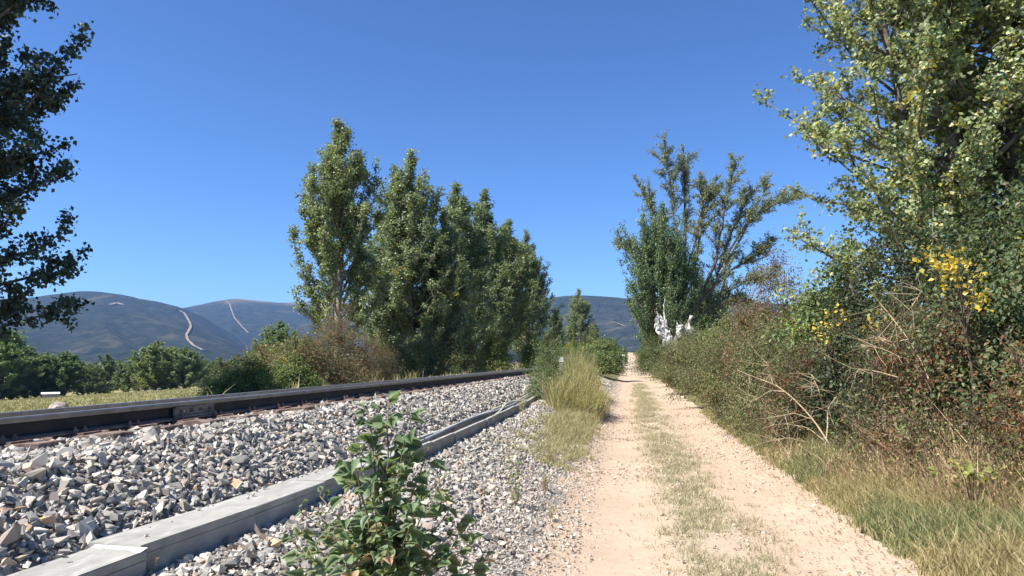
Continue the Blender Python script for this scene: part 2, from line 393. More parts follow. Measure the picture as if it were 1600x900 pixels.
# ------------------------------------------------------------------ ballast stones
def stone_protos(n, rng):
    out = []
    for k in range(n):
        bm = bmesh.new()
        p = np.array([(i, j, l) for i in (-1, 1) for j in (-1, 1) for l in (-1, 1)], float) * 0.72      # a broken block: jittered corners, some knocked off
        p[:, 2] += 0.5 * p[:, 0] * rng.normal(0, 0.5); p += rng.normal(0, 0.2, (8, 3)); kn = rng.integers(0, 8, 2); p[kn] *= rng.uniform(0.3, 0.8, (2, 1))
        p *= np.array([1.0, rng.uniform(0.55, 0.95), rng.uniform(0.4, 0.75)])
        for q in p: bm.verts.new(q)
        r = bmesh.ops.convex_hull(bm, input=bm.verts)
        bmesh.ops.delete(bm, geom=[g for g in r['geom_interior'] if isinstance(g, bmesh.types.BMVert)], context='VERTS')
        bmesh.ops.triangulate(bm, faces=bm.faces)
        bm.verts.index_update()
        out.append((np.array([v.co[:] for v in bm.verts]), np.array([[v.index for v in f.verts] for f in bm.faces])))
        bm.free()
    return out
rng = np.random.default_rng(11)
PROT = stone_protos(36, rng)
STONE_COLS = np.array([(0.4, 0.395, 0.385), (0.33, 0.33, 0.33), (0.48, 0.475, 0.455), (0.26, 0.265, 0.27), (0.56, 0.55, 0.52), (0.45, 0.415, 0.37), (0.47, 0.38, 0.31), (0.56, 0.4, 0.26), (0.68, 0.66, 0.62), (0.38, 0.33, 0.31)])
STONE_W = np.array([0.25, 0.18, 0.17, 0.09, 0.08, 0.11, 0.04, 0.012, 0.028, 0.04])
def near_rail_x(Y): Y = np.asarray(Y, float); return -4.34 + 0.04 * Y - 0.0004 * Y ** 2
TRY = np.array([-2, 1.3, 2.4, 3.35, 4.3, 5.6, 7.9, 10.0, 12.9, 17, 21.4, 26]); TRX = np.array([-2.5, -2.41, -2.37, -2.33, -2.26, -2.22, -2.1, -2.09, -2.08, -2.2, -2.42, -2.7])
def trough_x(Y): return np.interp(Y, TRY, TRX)      # its front (path side) edge
TZ = 0.6; TW = 0.30

def rotmats(rng, n, tilt=0.5):
    e = np.stack([rng.normal(0, tilt, n), rng.normal(0, tilt, n), rng.uniform(0, 6.283, n)], 1)
    cx, sx, cy, sy, cz, sz = np.cos(e[:, 0]), np.sin(e[:, 0]), np.cos(e[:, 1]), np.sin(e[:, 1]), np.cos(e[:, 2]), np.sin(e[:, 2])
    z = np.zeros(n); o = np.ones(n)
    Rx = np.stack([o, z, z, z, cx, -sx, z, sx, cx], 1).reshape(n, 3, 3)
    Ry = np.stack([cy, z, sy, z, o, z, -sy, z, cy], 1).reshape(n, 3, 3)
    Rz = np.stack([cz, -sz, z, sz, cz, z, z, z, o], 1).reshape(n, 3, 3)
    return Rz @ Ry @ Rx
def zone(y0, y1, sp, rmin, rmax, x0=-4.35, x1=-0.28, layers=2):
    """jittered positions with size; thinner towards the path"""
    P = []
    for l in range(layers):
        xs = np.arange(x0, x1, sp); ys = np.arange(y0, y1, sp)
        gx_, gy_ = np.meshgrid(xs, ys, indexing='ij'); n = gx_.size
        x = gx_.ravel() + rng.uniform(-0.5, 0.5, n) * sp; y = gy_.ravel() + rng.uniform(-0.5, 0.5, n) * sp
        r = rmin + (rmax - rmin) * rng.beta(1.1, 2.9, n); r = np.where(rng.random(n) < 0.008, rmax * 1.15, r)
        rail = near_rail_x(y); tx = trough_x(y)
        right = x > tx
        r = np.where(right, r * 0.86, r)
        keep = ~((x > tx - TW - r * 0.85) & (x < tx + r * 0.8) & (y < 24))
        keep &= x < -0.28
        dens = np.interp(x, [-1.0, -0.75, -0.55, -0.3], [1, 0.92, 0.6, 0.06]) * np.where(fbm(x * 3, y * 3, 2) > -0.06, 1, np.interp(x, [-1.0, -0.5], [1, 0.4]))
        keep &= rng.random(n) < dens
        r = r * np.interp(x, [-1.4, -0.6], [1, 0.6])
        fine = rng.random(n) < np.interp(x, [-1.9, -1.0], [0.05, 0.45]); r = np.where(fine, r * 0.6, r)
        z = height(x, y) + r * (0.2 + 0.35 * l * rng.random(n))
        z = np.where((x < rail + 0.62) & (x > rail - 0.2), np.minimum(z, 0.925 - r * 0.3), z)
        keep &= ~((np.abs(x - rail) < 0.1))
        P.append(np.stack([x, y, z, r], 1)[keep])
    P = np.concatenate(P)
    u, v, d = proj(P[:, :3]); ok = (u > -260) & (u < 1860) & (v < 1120) & (d > 0.3)
    return P[ok]
ST = np.concatenate([zone(0.6, 8, 0.04, 0.014, 0.064), zone(8, 16, 0.052, 0.019, 0.064), zone(16, 46, 0.11, 0.04, 0.085, layers=2)])
ST = np.concatenate([ST, zone(2.5, 30, 0.16, 0.04, 0.07, -8.0, -4.35, 1)])
n_ = 46; y_ = rng.uniform(2.3, 7.0, n_); r_ = rng.uniform(0.007, 0.022, n_); x_ = trough_x(y_) - TW + 0.02 + np.abs(rng.normal(0, 0.06, n_)); ST = np.concatenate([ST, np.stack([x_, y_, TZ + r_ * 0.35, r_], 1)])   # chips spilled on the lids
nS = len(ST); RM = rotmats(rng, nS); pk = rng.integers(0, len(PROT), nS)
sc3 = ST[:, 3:4] * rng.uniform(0.6, 1.0, (nS, 3))
ci = rng.choice(len(STONE_COLS), nS, p=STONE_W); SC = STONE_COLS[ci] * rng.uniform(0.62, 1.22, (nS, 1)) * np.array([1.05, 0.99, 0.885]) * 1.02
SC = np.minimum(SC, 0.75)
warm = np.clip((ST[:, 0] + 1.9) / 1.5, 0, 1)[:, None] * rng.random((nS, 1))
SC = SC * (1 - warm * 0.6) + warm * 0.6 * np.array([0.52, 0.4, 0.31]) * rng.uniform(0.7, 1.15, (nS, 1))
u, v, d = proj(ST[:, :3])
score = np.where((u > 5) & (u < 1000) & (v < 893), ST[:, 3] / d, 0)
single = np.zeros(nS, bool); single[np.argsort(-score)[:300]] = True
b = MB()
for k in range(len(PROT)):
    idx = np.where((pk == k) & ~single)[0]
    V0, T0 = PROT[k]; nv = len(V0)
    V = np.einsum('nij,nvj->nvi', RM[idx], V0[None] * sc3[idx][:, None]) + ST[idx, None, :3]
    T = T0[None] + (np.arange(len(idx)) * nv)[:, None, None]
    b.add(V.reshape(-1, 3), None, T.reshape(-1, 3), ct=np.repeat(SC[idx], len(T0), 0))
tag(b.build('stone', M['stone'], bed), kind='stuff')
SM = {}
for i in np.where(single)[0]:
    key = (pk[i], ci[i])
    if key not in SM:
        m1 = MB(); m1.add(PROT[pk[i]][0], None, PROT[pk[i]][1], ct=SC[i]); SM[key] = m1.mesh('stone'); SM[key].materials.append(M['stone'])
    o = bpy.data.objects.new('stone', SM[key]); COL.objects.link(o); o.parent = bed
    o.matrix_local = Matrix.Translation(Vector(ST[i, :3])) @ Matrix(RM[i].tolist()).to_4x4() @ Matrix.Diagonal((*sc3[i], 1))

# pebbles strewn over the earth path
def pebbles(n, y0, y1, name, parent):
    x = rng.uniform(-0.7, 2.4, n); y = y0 + (y1 - y0) * rng.random(n) ** 1.4
    ok = (fbm(x * 2, y * 0.9, 3) + 0.16 * (np.abs(x - 0.6) < 0.35) + 0.12 * (x > 1.75) + 0.2 * (x < -0.4) > rng.uniform(-0.05, 0.35, n))
    x, y = x[ok], y[ok]; n = len(x); r = 0.004 + 0.017 * rng.random(n) ** 4
    r *= np.interp(y, [4, 14], [1, 1.7])
    P = np.stack([x, y, height(x, y) + r * 0.25], 1); Rm = rotmats(rng, n, 0.4); V0 = np.array([(1, 0, 0), (-.5, .8, 0), (-.5, -.8, 0), (.1, .1, .7), (0, 0, -.6)], float)
    T0 = np.array([(0, 1, 3), (1, 2, 3), (2, 0, 3), (1, 0, 4), (2, 1, 4), (0, 2, 4)])
    V = np.einsum('nij,nvj->nvi', Rm, V0[None] * (r[:, None] * rng.uniform(0.7, 1.3, (n, 3)))[:, None]) + P[:, None]
    T = T0[None] + (np.arange(n) * 5)[:, None, None]
    c = np.array([(0.58, 0.44, 0.31), (0.64, 0.52, 0.39), (0.42, 0.31, 0.22), (0.46, 0.4, 0.33)])[rng.integers(0, 4, n)] * rng.uniform(0.75, 1.15, (n, 1))
    b = MB(); b.add(V.reshape(-1, 3), None, T.reshape(-1, 3), ct=np.repeat(c, 6, 0)); tag(b.build(name, M['stone'], parent), kind='stuff')
pebbles(40000, 4.2, 24, 'pebble', bpy.data.objects['path'])

# ------------------------------------------------------------------ track: sleepers and rails
GAUGE = 1.6; NR_TOP = 1.1; CANT = 0.10
ys = axis((1.0, 60, 0.5), (60, 150, 2))
def rail_prof():                                # x to the right, z up from foot; half profile mirrored
    h = [(0.07, 0.0), (0.07, 0.011), (0.03, 0.024), (0.011, 0.04), (0.009, 0.1), (0.013, 0.113), (0.034, 0.12), (0.036, 0.15), (0.028, 0.159)]
    return h + [(-x, z) for x, z in reversed(h)]
def make_rail(off, top, label):
    root = empty('rail', (float(near_rail_x(4.5)) + off, 4.5, top - 0.159))
    tag(root, label, 'rail', 'the two rails of the railway track')
    pr = rail_prof(); n = len(pr); base = np.array(root.location)
    rows = np.array([[[float(near_rail_x(y)) + off + px, y, top - 0.159 + pz] for px, pz in pr] for y in ys]) - base
    groups = {'web': ([2, 3, 4, 5, n - 4, n - 5, n - 6, n - 7][0:0], None)}
    def part(nm, segs, mat):
        b = MB()
        for k in segs:
            k2 = (k + 1) % n; A = rows[:, k]; B = rows[:, k2]; m = len(A)
            i = np.arange(m - 1); b.add(np.concatenate([A, B]), np.stack([i, i + m, i + m + 1, i + 1], -1))
        return b.build(nm, mat, root, attr=False)
    half = 9
    part('rail_foot', [0, 1, n - 2, n - 3, n - 1], M['rail_foot'])
    part('rail_web', [2, 3, 4, 5, n - 4, n - 5, n - 6, n - 7], M['rail'])
    part('rail_head', [6, 7, 8, n - 8, n - 9], M['rail_head'])
    return root
rail_n = make_rail(0, NR_TOP, 'nearer dark steel rail, its tall side facing the path, with a bolted joint')
rail_f = make_rail(-GAUGE, NR_TOP - CANT, 'far steel rail, a dark line just above the nearer rail')
# bolted joint on the nearer rail
def joint(root):
    y0, y1 = at_y(272, 650, 6.0)[1], 0
    a = at_z(277, 652, 0.97); c = at_z(336, 644, 0.97); y0, y1 = a[1], c[1]
    base = np.array(root.location)
    for s in (1, -1):
        b = MB()
        for (xa, xb, za, zb) in ((0.018, 0.036, 0.036, 0.112), (0.03, 0.062, 0.02, 0.036), (0.032, 0.046, 0.104, 0.117)):
            x0 = float(near_rail_x((y0 + y1) / 2)); z0 = NR_TOP - 0.159
            lo = np.array([x0 + s * xa, y0, z0 + za]) - base; hi = np.array([x0 + s * xb, y1, z0 + zb]) - base
            b.box(np.minimum(lo, hi), np.maximum(lo, hi))
        fp = b.build('fishplate', M['plate'], root, attr=False)
        for k in range(4):
            y = y0 + (y1 - y0) * (0.14 + 0.24 * k); b = MB()
            th = np.arange(6) * math.pi / 3
            P = [(x0 + s * 0.034, y, z0 + 0.074), (x0 + s * 0.062, y, z0 + 0.074)]
            b.tube(np.array(P) - base, 0.017, 6); b.tube(np.array([(x0 + s * 0.06, y, z0 + 0.074), (x0 + s * 0.078, y, z0 + 0.074)]) - base, 0.009, 6)
            b.build('bolt', M['rail_foot'], fp, attr=False)
joint(rail_n)
ORD = ['first', 'second', 'third', 'fourth', 'fifth', 'sixth', 'seventh', 'eighth', 'ninth', 'tenth', 'eleventh', 'twelfth', 'thirteenth', 'fourteenth', 'fifteenth', 'sixteenth', 'seventeenth', 'eighteenth']
def make_sleeper(y, i, label, group):
    xn = float(near_rail_x(y)); xc = xn - GAUGE / 2 + rng.normal(0, 0.015); tilt = math.atan2(CANT, GAUGE)
    zc = NR_TOP - 0.159 - 0.014 - CANT / 2
    root = empty('railway_sleeper', (xc, y, zc)); root.rotation_euler = (0, -tilt, rng.normal(0, 0.012)); tag(root, label, 'sleeper', group)
    bm = bmesh.new(); bmesh.ops.create_cube(bm, size=1.0)
    bmesh.ops.scale(bm, vec=(2.5 + rng.normal(0, 0.03), 0.23, 0.14), verts=bm.verts); bmesh.ops.translate(bm, vec=(0, 0, -0.07), verts=bm.verts)
    bmesh.ops.subdivide_edges(bm, edges=[e for e in bm.edges if abs((e.verts[0].co - e.verts[1].co).x) > 1], cuts=18)
    for vv in bm.verts: vv.co += Vector((rng.normal(0, 0.006), rng.normal(0, 0.005), rng.normal(0, 0.004)))
    bmesh.ops.bevel(bm, geom=bm.edges[:], offset=0.006, segments=1, affect='EDGES')
    me = bpy.data.meshes.new('beam'); bm.to_mesh(me); bm.free(); link('beam', me, M['timber'], root)
    b = MB(); b.box((GAUGE / 2 - 0.15, -0.09, 0.0005), (GAUGE / 2 + 0.19, 0.09, 0.013)); b.build('base_plate', M['rust'], root, attr=False)
    for dx, dy in ((0.092, -0.05), (0.092, 0.05), (-0.092, 0.0)):
        b = MB(); b.tube([(GAUGE / 2 + dx, dy, 0.013), (GAUGE / 2 + dx, dy, 0.042)], 0.019, 6); b.tube([(GAUGE / 2 + dx, dy, 0.04), (GAUGE / 2 + dx, dy, 0.058)], 0.0115, 4)
        b.build('screw', M['rail_foot'], root, attr=False)
    return root
sy = np.arange(2.65, 40, 0.6)
inview = 0
for i, y in enumerate(sy):
    uu, vv, dd = proj(np.array([[float(near_rail_x(y)) + 0.3, y, 0.92]]))
    if uu[0] < -10: lab = 'timber railway sleeper just outside the left edge of the picture'; g = 'sleepers by the left edge'
    elif inview < 18:
        lab = f'{ORD[inview]} weathered timber sleeper end from the left edge, poking out under the rail'; g = 'timber sleepers under the rails'; inview += 1
    else: lab = 'distant timber sleeper barely showing where the rails run off'; g = 'distant sleepers'
    if uu[0] < -10 and y < 3.9: continue
    make_sleeper(y, i, lab, g)

# ------------------------------------------------------------------ concrete cable trough
def make_trough(y0, y1, lid, label, dx=(0, 0), dz=0.0, stain=False):
    x0 = float(trough_x(y0)) + dx[0]; x1 = float(trough_x(y1)) + dx[1]
    L = math.hypot(x1 - x0, y1 - y0); rz = math.atan2(-(x1 - x0), y1 - y0)
    root = empty('cable_trough', (x0, y0, TZ + dz - 0.25), rz); tag(root, label, 'cable trough', 'concrete cable troughs along the ballast')
    g = 0.0025
    def rounded(nm, boxes, mat, bev=0.006, jit=0.002):
        bm = bmesh.new()
        for lo, hi in boxes:
            r = bmesh.ops.create_cube(bm, size=1.0); vs = r['verts']
            for vv in vs:
                vv.co = Vector([lo[k] + (vv.co[k] + 0.5) * (hi[k] - lo[k]) for k in range(3)])
        bmesh.ops.bevel(bm, geom=bm.edges[:], offset=bev, segments=2, affect='EDGES')
        for vv in bm.verts: vv.co += Vector(rng.normal(0, jit, 3))
        me = bpy.data.meshes.new(nm); bm.to_mesh(me); bm.free(); return link(nm, me, mat, root)
    top = 0.205 if lid else 0.25
    rounded('channel_wall', [((-0.045, g, -0.02), (0, L - g, top))], M['concrete'], 0.003, 0.001)
    rounded('channel_wall', [((-TW, g, -0.02), (-TW + 0.045, L - g, top))], M['concrete'])
    rounded('channel_floor', [((-TW + 0.046, g, -0.02), (-0.046, L - g, 0.03))], M['concrete'])
    if lid:
        rounded('lid', [((-TW - 0.001, g, 0.2055), (0.001, L - g, 0.25))], M['concrete'], 0.003, 0.001)
        if stain:
            b = MB(); n = 14; xs = np.linspace(-TW + 0.004, 0.0, n)
            wv = 0.014 + 0.016 * rng.random(n); wv[3] *= 0.2; wv[-3:] += 0.02
            V = np.concatenate([np.stack([xs, np.full(n, L) - wv, np.full(n, 0.2515)], 1), np.stack([xs, np.full(n, L + 0.004), np.full(n, 0.262)], 1), np.stack([xs, np.full(n, L + 0.004), np.full(n, 0.20)], 1)])
            i = np.arange(n - 1); b.add(V, np.concatenate([np.stack([i, i + 1, i + n + 1, i + n], -1), np.stack([i + n, i + n + 1, i + 2 * n + 1, i + 2 * n], -1)]))
            b.build('mortar_joint', M['mortar'], root, attr=False)
    return root
joints = [1.35, 2.36, 3.35, 4.32, 5.3, 6.3, 7.15, 7.93, 8.93, 9.95, 10.95, 11.95, 12.95, 13.95, 14.95, 15.95, 16.95, 17.95, 18.95, 19.95, 20.95, 21.95, 22.95]
for i in range(1, len(joints) - 1):
    lid = joints[i + 1] <= 7.2
    if i == 1: lab = 'concrete trough in the bottom left corner, with white mortar at its far end'
    elif lid: lab = f'{ORD[i - 1]} lidded concrete trough counted from the bottom left corner'
    else: lab = f'{ORD[i - 7 if i - 7 < 18 else 17]} open lidless concrete trough counted from the leafy sapling'
    dx = (0.02, 0.03) if i == 1 else (rng.normal(0, 0.006), rng.normal(0, 0.006))
    make_trough(joints[i], joints[i + 1], lid, lab, dx, -0.02 if i == 1 else rng.normal(0, 0.004) - (0.03 if joints[i] > 15 else 0), i == 1)
def run(name, mat, y0, y1, f, r, label, k=7):
    yy = np.linspace(y0, y1, 70); P = np.array([(float(trough_x(y)) + f(y)[0], y, f(y)[1]) for y in yy]); b = MB(); b.tube(P, r, k)
    o = b.build(name, mat, smooth=True, attr=False); tag(o, label, 'cable'); return o
run('cable', M['black_cable'], 7.0, 22, lambda y: (-0.1 + 0.03 * math.sin(y * 1.3), 0.5 + 0.075 * math.exp(-((y - 11.5) / 2.5) ** 2) + 0.02 * math.sin(y * 2)), 0.024, 'black cable lying in the open concrete trough')
run('conduit', M['grey_pipe'], 7.0, 20, lambda y: (-0.19 - 0.04 * math.exp(-((y - 11) / 2.4) ** 2), 0.56 + 0.05 * math.exp(-((y - 11) / 2.6) ** 2)), 0.018, 'pale grey conduit riding up over the back wall of the open trough')
run('conduit', M['cream_pipe'], 9.6, 21.5, lambda y: (-0.07 - 0.12 * math.exp(-((y - 14.5) / 1.8) ** 2), 0.54 + 0.1 * math.exp(-((y - 14.3) / 2.0) ** 2)), 0.016, 'cream conduit arching up out of the open trough')

# ------------------------------------------------------------------ foliage generators
def unit(v): return v / (np.linalg.norm(v, axis=-1, keepdims=True) + 1e-9)
def palette(rng, n, pal, jit=0.18):
    c = np.array([p[0] for p in pal], float); wt = np.array([p[1] for p in pal], float)
    return c[rng.choice(len(c), n, p=wt / wt.sum())] * rng.uniform(1 - jit, 1 + jit, (n, 1)) * 1.75
def leaves(b, rng, P, size, ratio, cols, bias=(0, 0, 0.5), out=None, droop=0.5, fold=0.12):
    n = len(P); nr = rng.normal(size=(n, 3)) * 0.8 + np.array(bias)
    if out is not None: nr = nr + out
    nr = unit(nr); t = rng.normal(size=(n, 3)); t[:, 2] -= droop; t = unit(t - (t * nr).sum(1)[:, None] * nr); bt = np.cross(nr, t)
    L = size * rng.uniform(0.65, 1.2, (n, 1)); W = L * ratio
    V = np.stack([P - t * L * 0.5, P - t * L * 0.12 + bt * W * 0.5 + nr * L * fold, P + t * L * 0.5, P - t * L * 0.12 - bt * W * 0.5 + nr * L * fold], 1)
    b.add(V.reshape(-1, 3), np.arange(4 * n).reshape(n, 4), cq=cols)
def blades(b, rng, P, h, wd, lean, cols, wind=(0, 0)):
    n = len(P); a = rng.uniform(0, 6.283, n); h = h * rng.uniform(0.55, 1.25, n)[:, None] if np.isscalar(h) else (h * rng.uniform(0.6, 1.2, n))[:, None]
    side = np.stack([np.cos(a), np.sin(a), np.zeros(n)], 1); d = rng.normal(0, lean, (n, 3)); d[:, 0] += wind[0]; d[:, 1] += wind[1]; d[:, 2] = 0
    up = np.array([0, 0, 1.0]); m = P + h * (up * 0.55 + d * 0.35); tp = P + h * (up * 0.93 + d * 1.0)
    wd = wd * rng.uniform(0.6, 1.3, n)[:, None]
    V = np.stack([P - side * wd, P + side * wd, m + side * wd * 0.8, m - side * wd * 0.8, tp], 1)
    k = np.arange(n)[:, None] * 5
    b.add(V.reshape(-1, 3), k + np.array([[0, 1, 2, 3]]), k + np.array([[3, 2, 4]]), cq=cols, ct=cols)

GREENS = [((0.075, 0.115, 0.045), 3), ((0.1, 0.145, 0.055), 3), ((0.055, 0.085, 0.04), 2), ((0.13, 0.15, 0.05), 1)]
def gen_tree(seed, H, prof, trunk_r, nb, e_lo, e_hi, nleaf, lsize, pal, u0=0.12, ratio=0.9, leaders=1, twl=0.55, bark='bark', scatter=0.09, aniso=None, leaf_mat='poplar', lean=(0, 0), twig_tubes=True, outw=0.5, clump_jit=0.25, upw=0.35, yellow=None, tip=0.2):
    """returns (wood mesh, crown mesh) in local coordinates, base at the origin"""
    rng = np.random.default_rng(seed); wood = MB(); crown = MB()
    tw_s, tw_d, tw_l, tw_t = [], [], [], []
    for ld in range(leaders):
        Hl = H * (1 if ld == 0 else rng.uniform(0.78, 0.94)); n = 14; z = np.linspace(0, Hl * 0.985, n); az0 = rng.uniform(0, 6.28)
        sp = 0 if ld == 0 else rng.uniform(0.25, 0.6) * prof(0.5)
        wob = np.cumsum(rng.normal(0, 0.012 * H / n * 3, (n, 2)), 0); wob[0] = 0
        bend = np.clip(z / Hl, 0, 1) ** 0.8 * sp
        T = np.stack([wob[:, 0] + np.cos(az0) * bend + lean[0] * (z / H) ** 1.5, wob[:, 1] + np.sin(az0) * bend + lean[1] * (z / H) ** 1.5, z], 1)
        tr = trunk_r * (1 if ld == 0 else 0.6); rad = tr * np.clip(1 - z / Hl, 0, 1) ** 0.75 + 0.012; rad[0] *= 1.35
        wood.tube(T, rad, 8)
        nbl = nb if ld == 0 else int(nb * 0.55)
        nl_ = 40; s = rng.uniform(0.5, 1.0, nl_); tw_s.append(np.stack([np.interp(s, z / z[-1], T[:, k]) for k in range(3)], 1)); tw_d.append(unit(rng.normal(0, 0.7, (nl_, 3)) + np.array([0, 0, 0.9]))); tw_l.append(twl * rng.uniform(0.5, 1.2, nl_) * (1.25 - 0.75 * s)); tw_t.append(np.zeros(nl_))
        for i in range(nbl):
            u = u0 + (0.985 - u0) * ((i + rng.random()) / nbl) ** 0.85; zz = u * Hl
            st = np.array([np.interp(zz, z, T[:, k]) for k in range(3)])
            az = i * 2.39996 + rng.normal(0, 0.4); e = R(e_lo + (e_hi - e_lo) * u + rng.normal(0, 7))
            ext = prof(min(1, u + 0.08)) * rng.uniform(0.62, 1.12) * (aniso(az, u) if aniso else 1)
            Lb = min(max(0.25, ext / math.cos(e)), 0.34 * H + 0.4, max(0.2, (Hl * (0.98 - tip * rng.random() ** 0.8) - zz) / math.sin(max(e, 0.3)) + 0.1)); q = np.linspace(0, 1, 6)
            ee = e - 0.25 + 0.5 * q; dr = np.stack([np.cos(az) * np.cos(ee), np.sin(az) * np.cos(ee), np.sin(ee)], 1)
            step = dr * (Lb / 5); step[0] = 0; Bp = st + np.cumsum(step, 0) + np.r_[np.zeros((1, 3)), rng.normal(0, 0.03 * Lb, (5, 3))] * q[:, None]
            r0 = max(0.012, min(np.interp(zz, z, rad) * 0.55, 0.016 * Lb + 0.008)); wood.tube(Bp, r0 * (1 - 0.8 * q), 5)
            nt_ = max(4, int(Lb * 5.5)); s = rng.uniform(0.18, 1.0, nt_) ** 0.8
            ps = np.stack([np.interp(s, q, Bp[:, k]) for k in range(3)], 1); td = np.stack([np.interp(s, q, dr[:, k]) for k in range(3)], 1)
            dd = unit(td * 0.7 + rng.normal(0, 0.55, (nt_, 3)) + np.array([0, 0, upw])); ll = twl * rng.uniform(0.5, 1.25, nt_) * (1 - 0.35 * s) * min(1.0, 0.4 + Lb / 2)
            tw_s.append(ps); tw_d.append(dd); tw_l.append(ll); tw_t.append(np.full(nt_, az))
    ts, td, tl = np.concatenate(tw_s), np.concatenate(tw_d), np.concatenate(tw_l)
    if twig_tubes:
        for a_, d_, l_ in zip(ts, td, tl): wood.tube(np.stack([a_, a_ + d_ * l_]), (0.006, 0.0025), 3)
    k = rng.choice(len(ts), nleaf, p=tl / tl.sum()); s = rng.random(nleaf) ** 0.75
    P = ts[k] + td[k] * (tl[k] * s)[:, None] + rng.normal(0, scatter, (nleaf, 3)); P[:, 2] = np.maximum(P[:, 2], 0.05)
    o = P.copy(); o[:, 2] = 0; o = unit(o) * outw
    cj = rng.uniform(1 - clump_jit, 1 + clump_jit, len(ts))[k][:, None]
    c = palette(rng, nleaf, pal) * cj
    if yellow is not None:
        yl = rng.random(len(ts)) < yellow; m_ = yl[k] & (rng.random(nleaf) < 0.6)
        c[m_] = np.array([0.5, 0.42, 0.07]) * rng.uniform(0.6, 1.1, (m_.sum(), 1))
    leaves(crown, rng, P, lsize, ratio, c, out=o)
    wm = wood.mesh('trunk', smooth=True, attr=False); wm.materials.append(M[bark])
    cm = crown.mesh('crown'); cm.materials.append(M[leaf_mat]); return wm, cm
def place_tree(name, meshes, loc, label, cat, group=None, rz=0, sc=(1, 1, 1)):
    root = empty(name, loc, rz); root.scale = sc
    link('trunk', meshes[0], None, root); link('crown', meshes[1], None, root)
    return tag(root, label, cat, group)
def gnd(x, y): return float(height(np.array([x]), np.array([y]))[0])

# profiles: crown radius by height fraction
def prof_tab(us, rs): return lambda u: float(np.interp(u, us, rs))
pop_prof = prof_tab([0, 0.1, 0.3, 0.5, 0.7, 0.85, 0.95, 1.0], [1.0, 1.7, 2.0, 1.9, 1.45, 0.9, 0.4, 0.12])
pop_wide = prof_tab([0, 0.1, 0.3, 0.5, 0.7, 0.85, 0.95, 1.0], [1.8, 2.5, 2.6, 2.2, 1.5, 0.85, 0.4, 0.1])
PAL_ROW = [((0.1, 0.135, 0.068), 3), ((0.125, 0.16, 0.08), 3), ((0.075, 0.1, 0.055), 2), ((0.16, 0.18, 0.07), 1.2), ((0.2, 0.225, 0.16), 1.2)]
row_a = gen_tree(31, 12.5, pop_prof, 0.15, 70, 42, 74, 52000, 0.1, PAL_ROW, 0.17, bark='pale_bark', leaders=2)
row_b = gen_tree(32, 13.5, pop_wide, 0.16, 76, 38, 74, 60000, 0.105, PAL_ROW, 0.05, bark='pale_bark', leaders=3, yellow=0.05)
row_c = gen_tree(33, 13.5, prof_tab([0, 0.1, 0.3, 0.5, 0.7, 0.85, 1.0], [1.6, 2.3, 2.3, 1.7, 1.1, 0.55, 0.1]), 0.14, 70, 45, 76, 50000, 0.105, PAL_ROW, 0.05, bark='pale_bark', leaders=2)
def row_tree(px, pyt, X, mesh, H0, wf, label, rz):
    r = ray(px, 560); Y = X / (r[0] / r[1]); zt = at_y(px, pyt, Y)[2]; zb = gnd(X, Y) - 0.05; s = (zt - zb) / H0
    return place_tree('poplar_tree', mesh, (X, Y, zb), label, 'tree', 'poplars along the far side of the railway', rz, (s * wf * 1.1, s * wf * 1.1, s))
row_tree(528, 188, -13.0, row_a, 12.5, 1.02, 'tallest leftmost poplar of the row behind the rails, with a bare pale lower trunk', 0.4)
row_tree(612, 262, -13.6, row_c, 13.5, 1.15, 'slim poplar squeezed between the leftmost poplar and the broad double-topped one', 2.1)
row_tree(640, 236, -12.4, row_b, 13.5, 1.15, 'broad double-topped poplar, second peak of the row, with a thin white trunk below', 1.0)
row_tree(712, 288, -12.2, row_c, 13.5, 1.35, 'pointed poplar in the middle of the row behind the rails', 0.2)
row_tree(690, 330, -10.8, row_b, 13.5, 1.15, 'lower bushy poplar with yellowish leaves in front of the middle of the row', 3.9)
row_tree(756, 298, -11.6, row_c, 13.5, 1.3, 'narrow spire-topped poplar right of the middle of the row', 4.4)
row_tree(790, 346, -10.8, row_a, 12.5, 1.4, 'short-topped poplar between the spire and the right end of the row', 2.8)
row_tree(823, 360, -10.0, row_b, 13.5, 1.05, 'last poplar at the right end of the row behind the rails', 5.5)

# smaller trees where the track runs off
PAL_DARK = [((0.1, 0.135, 0.06), 3), ((0.125, 0.165, 0.07), 2), ((0.075, 0.105, 0.055), 2), ((0.18, 0.21, 0.09), 0.8)]
dist_a = gen_tree(41, 10, prof_tab([0, 0.15, 0.4, 0.7, 1], [2.6, 3.0, 3.1, 2.4, 0.9]), 0.12, 70, 32, 70, 20000, 0.22, PAL_DARK, 0.02, leaders=3, twig_tubes=False, twl=0.7)
dist_b = gen_tree(42, 10, prof_tab([0, 0.15, 0.4, 0.75, 1], [2.6, 3.6, 3.9, 2.6, 0.6]), 0.14, 60, 12, 62, 20000, 0.22, [((0.085, 0.115, 0.05), 3), ((0.11, 0.14, 0.06), 2), ((0.06, 0.085, 0.045), 2)], 0.02, leaders=2, twig_tubes=False, twl=0.9)
dist_c = gen_tree(43, 10, prof_tab([0, 0.15, 0.5, 0.8, 1], [2.2, 2.6, 2.7, 2.2, 0.8]), 0.12, 66, 36, 72, 18000, 0.22, [((0.09, 0.135, 0.055), 3), ((0.115, 0.155, 0.065), 2), ((0.07, 0.1, 0.05), 1)], 0.02, leaders=2, twig_tubes=False, twl=0.7)
def far_tree(px, pyt, D, mesh, label, group, wf=1.0, rz=0.0, H0=10.0, name='tree', zb=None):
    p = at_d(px, pyt, D); z0 = gnd(p[0], p[1]) if zb is None else zb; s = (p[2] - z0) / H0
    return place_tree(name, mesh, (p[0], p[1], z0 - 0.06 * s * H0), label, 'tree', group, rz, (s * wf, s * wf, s * 1.05))
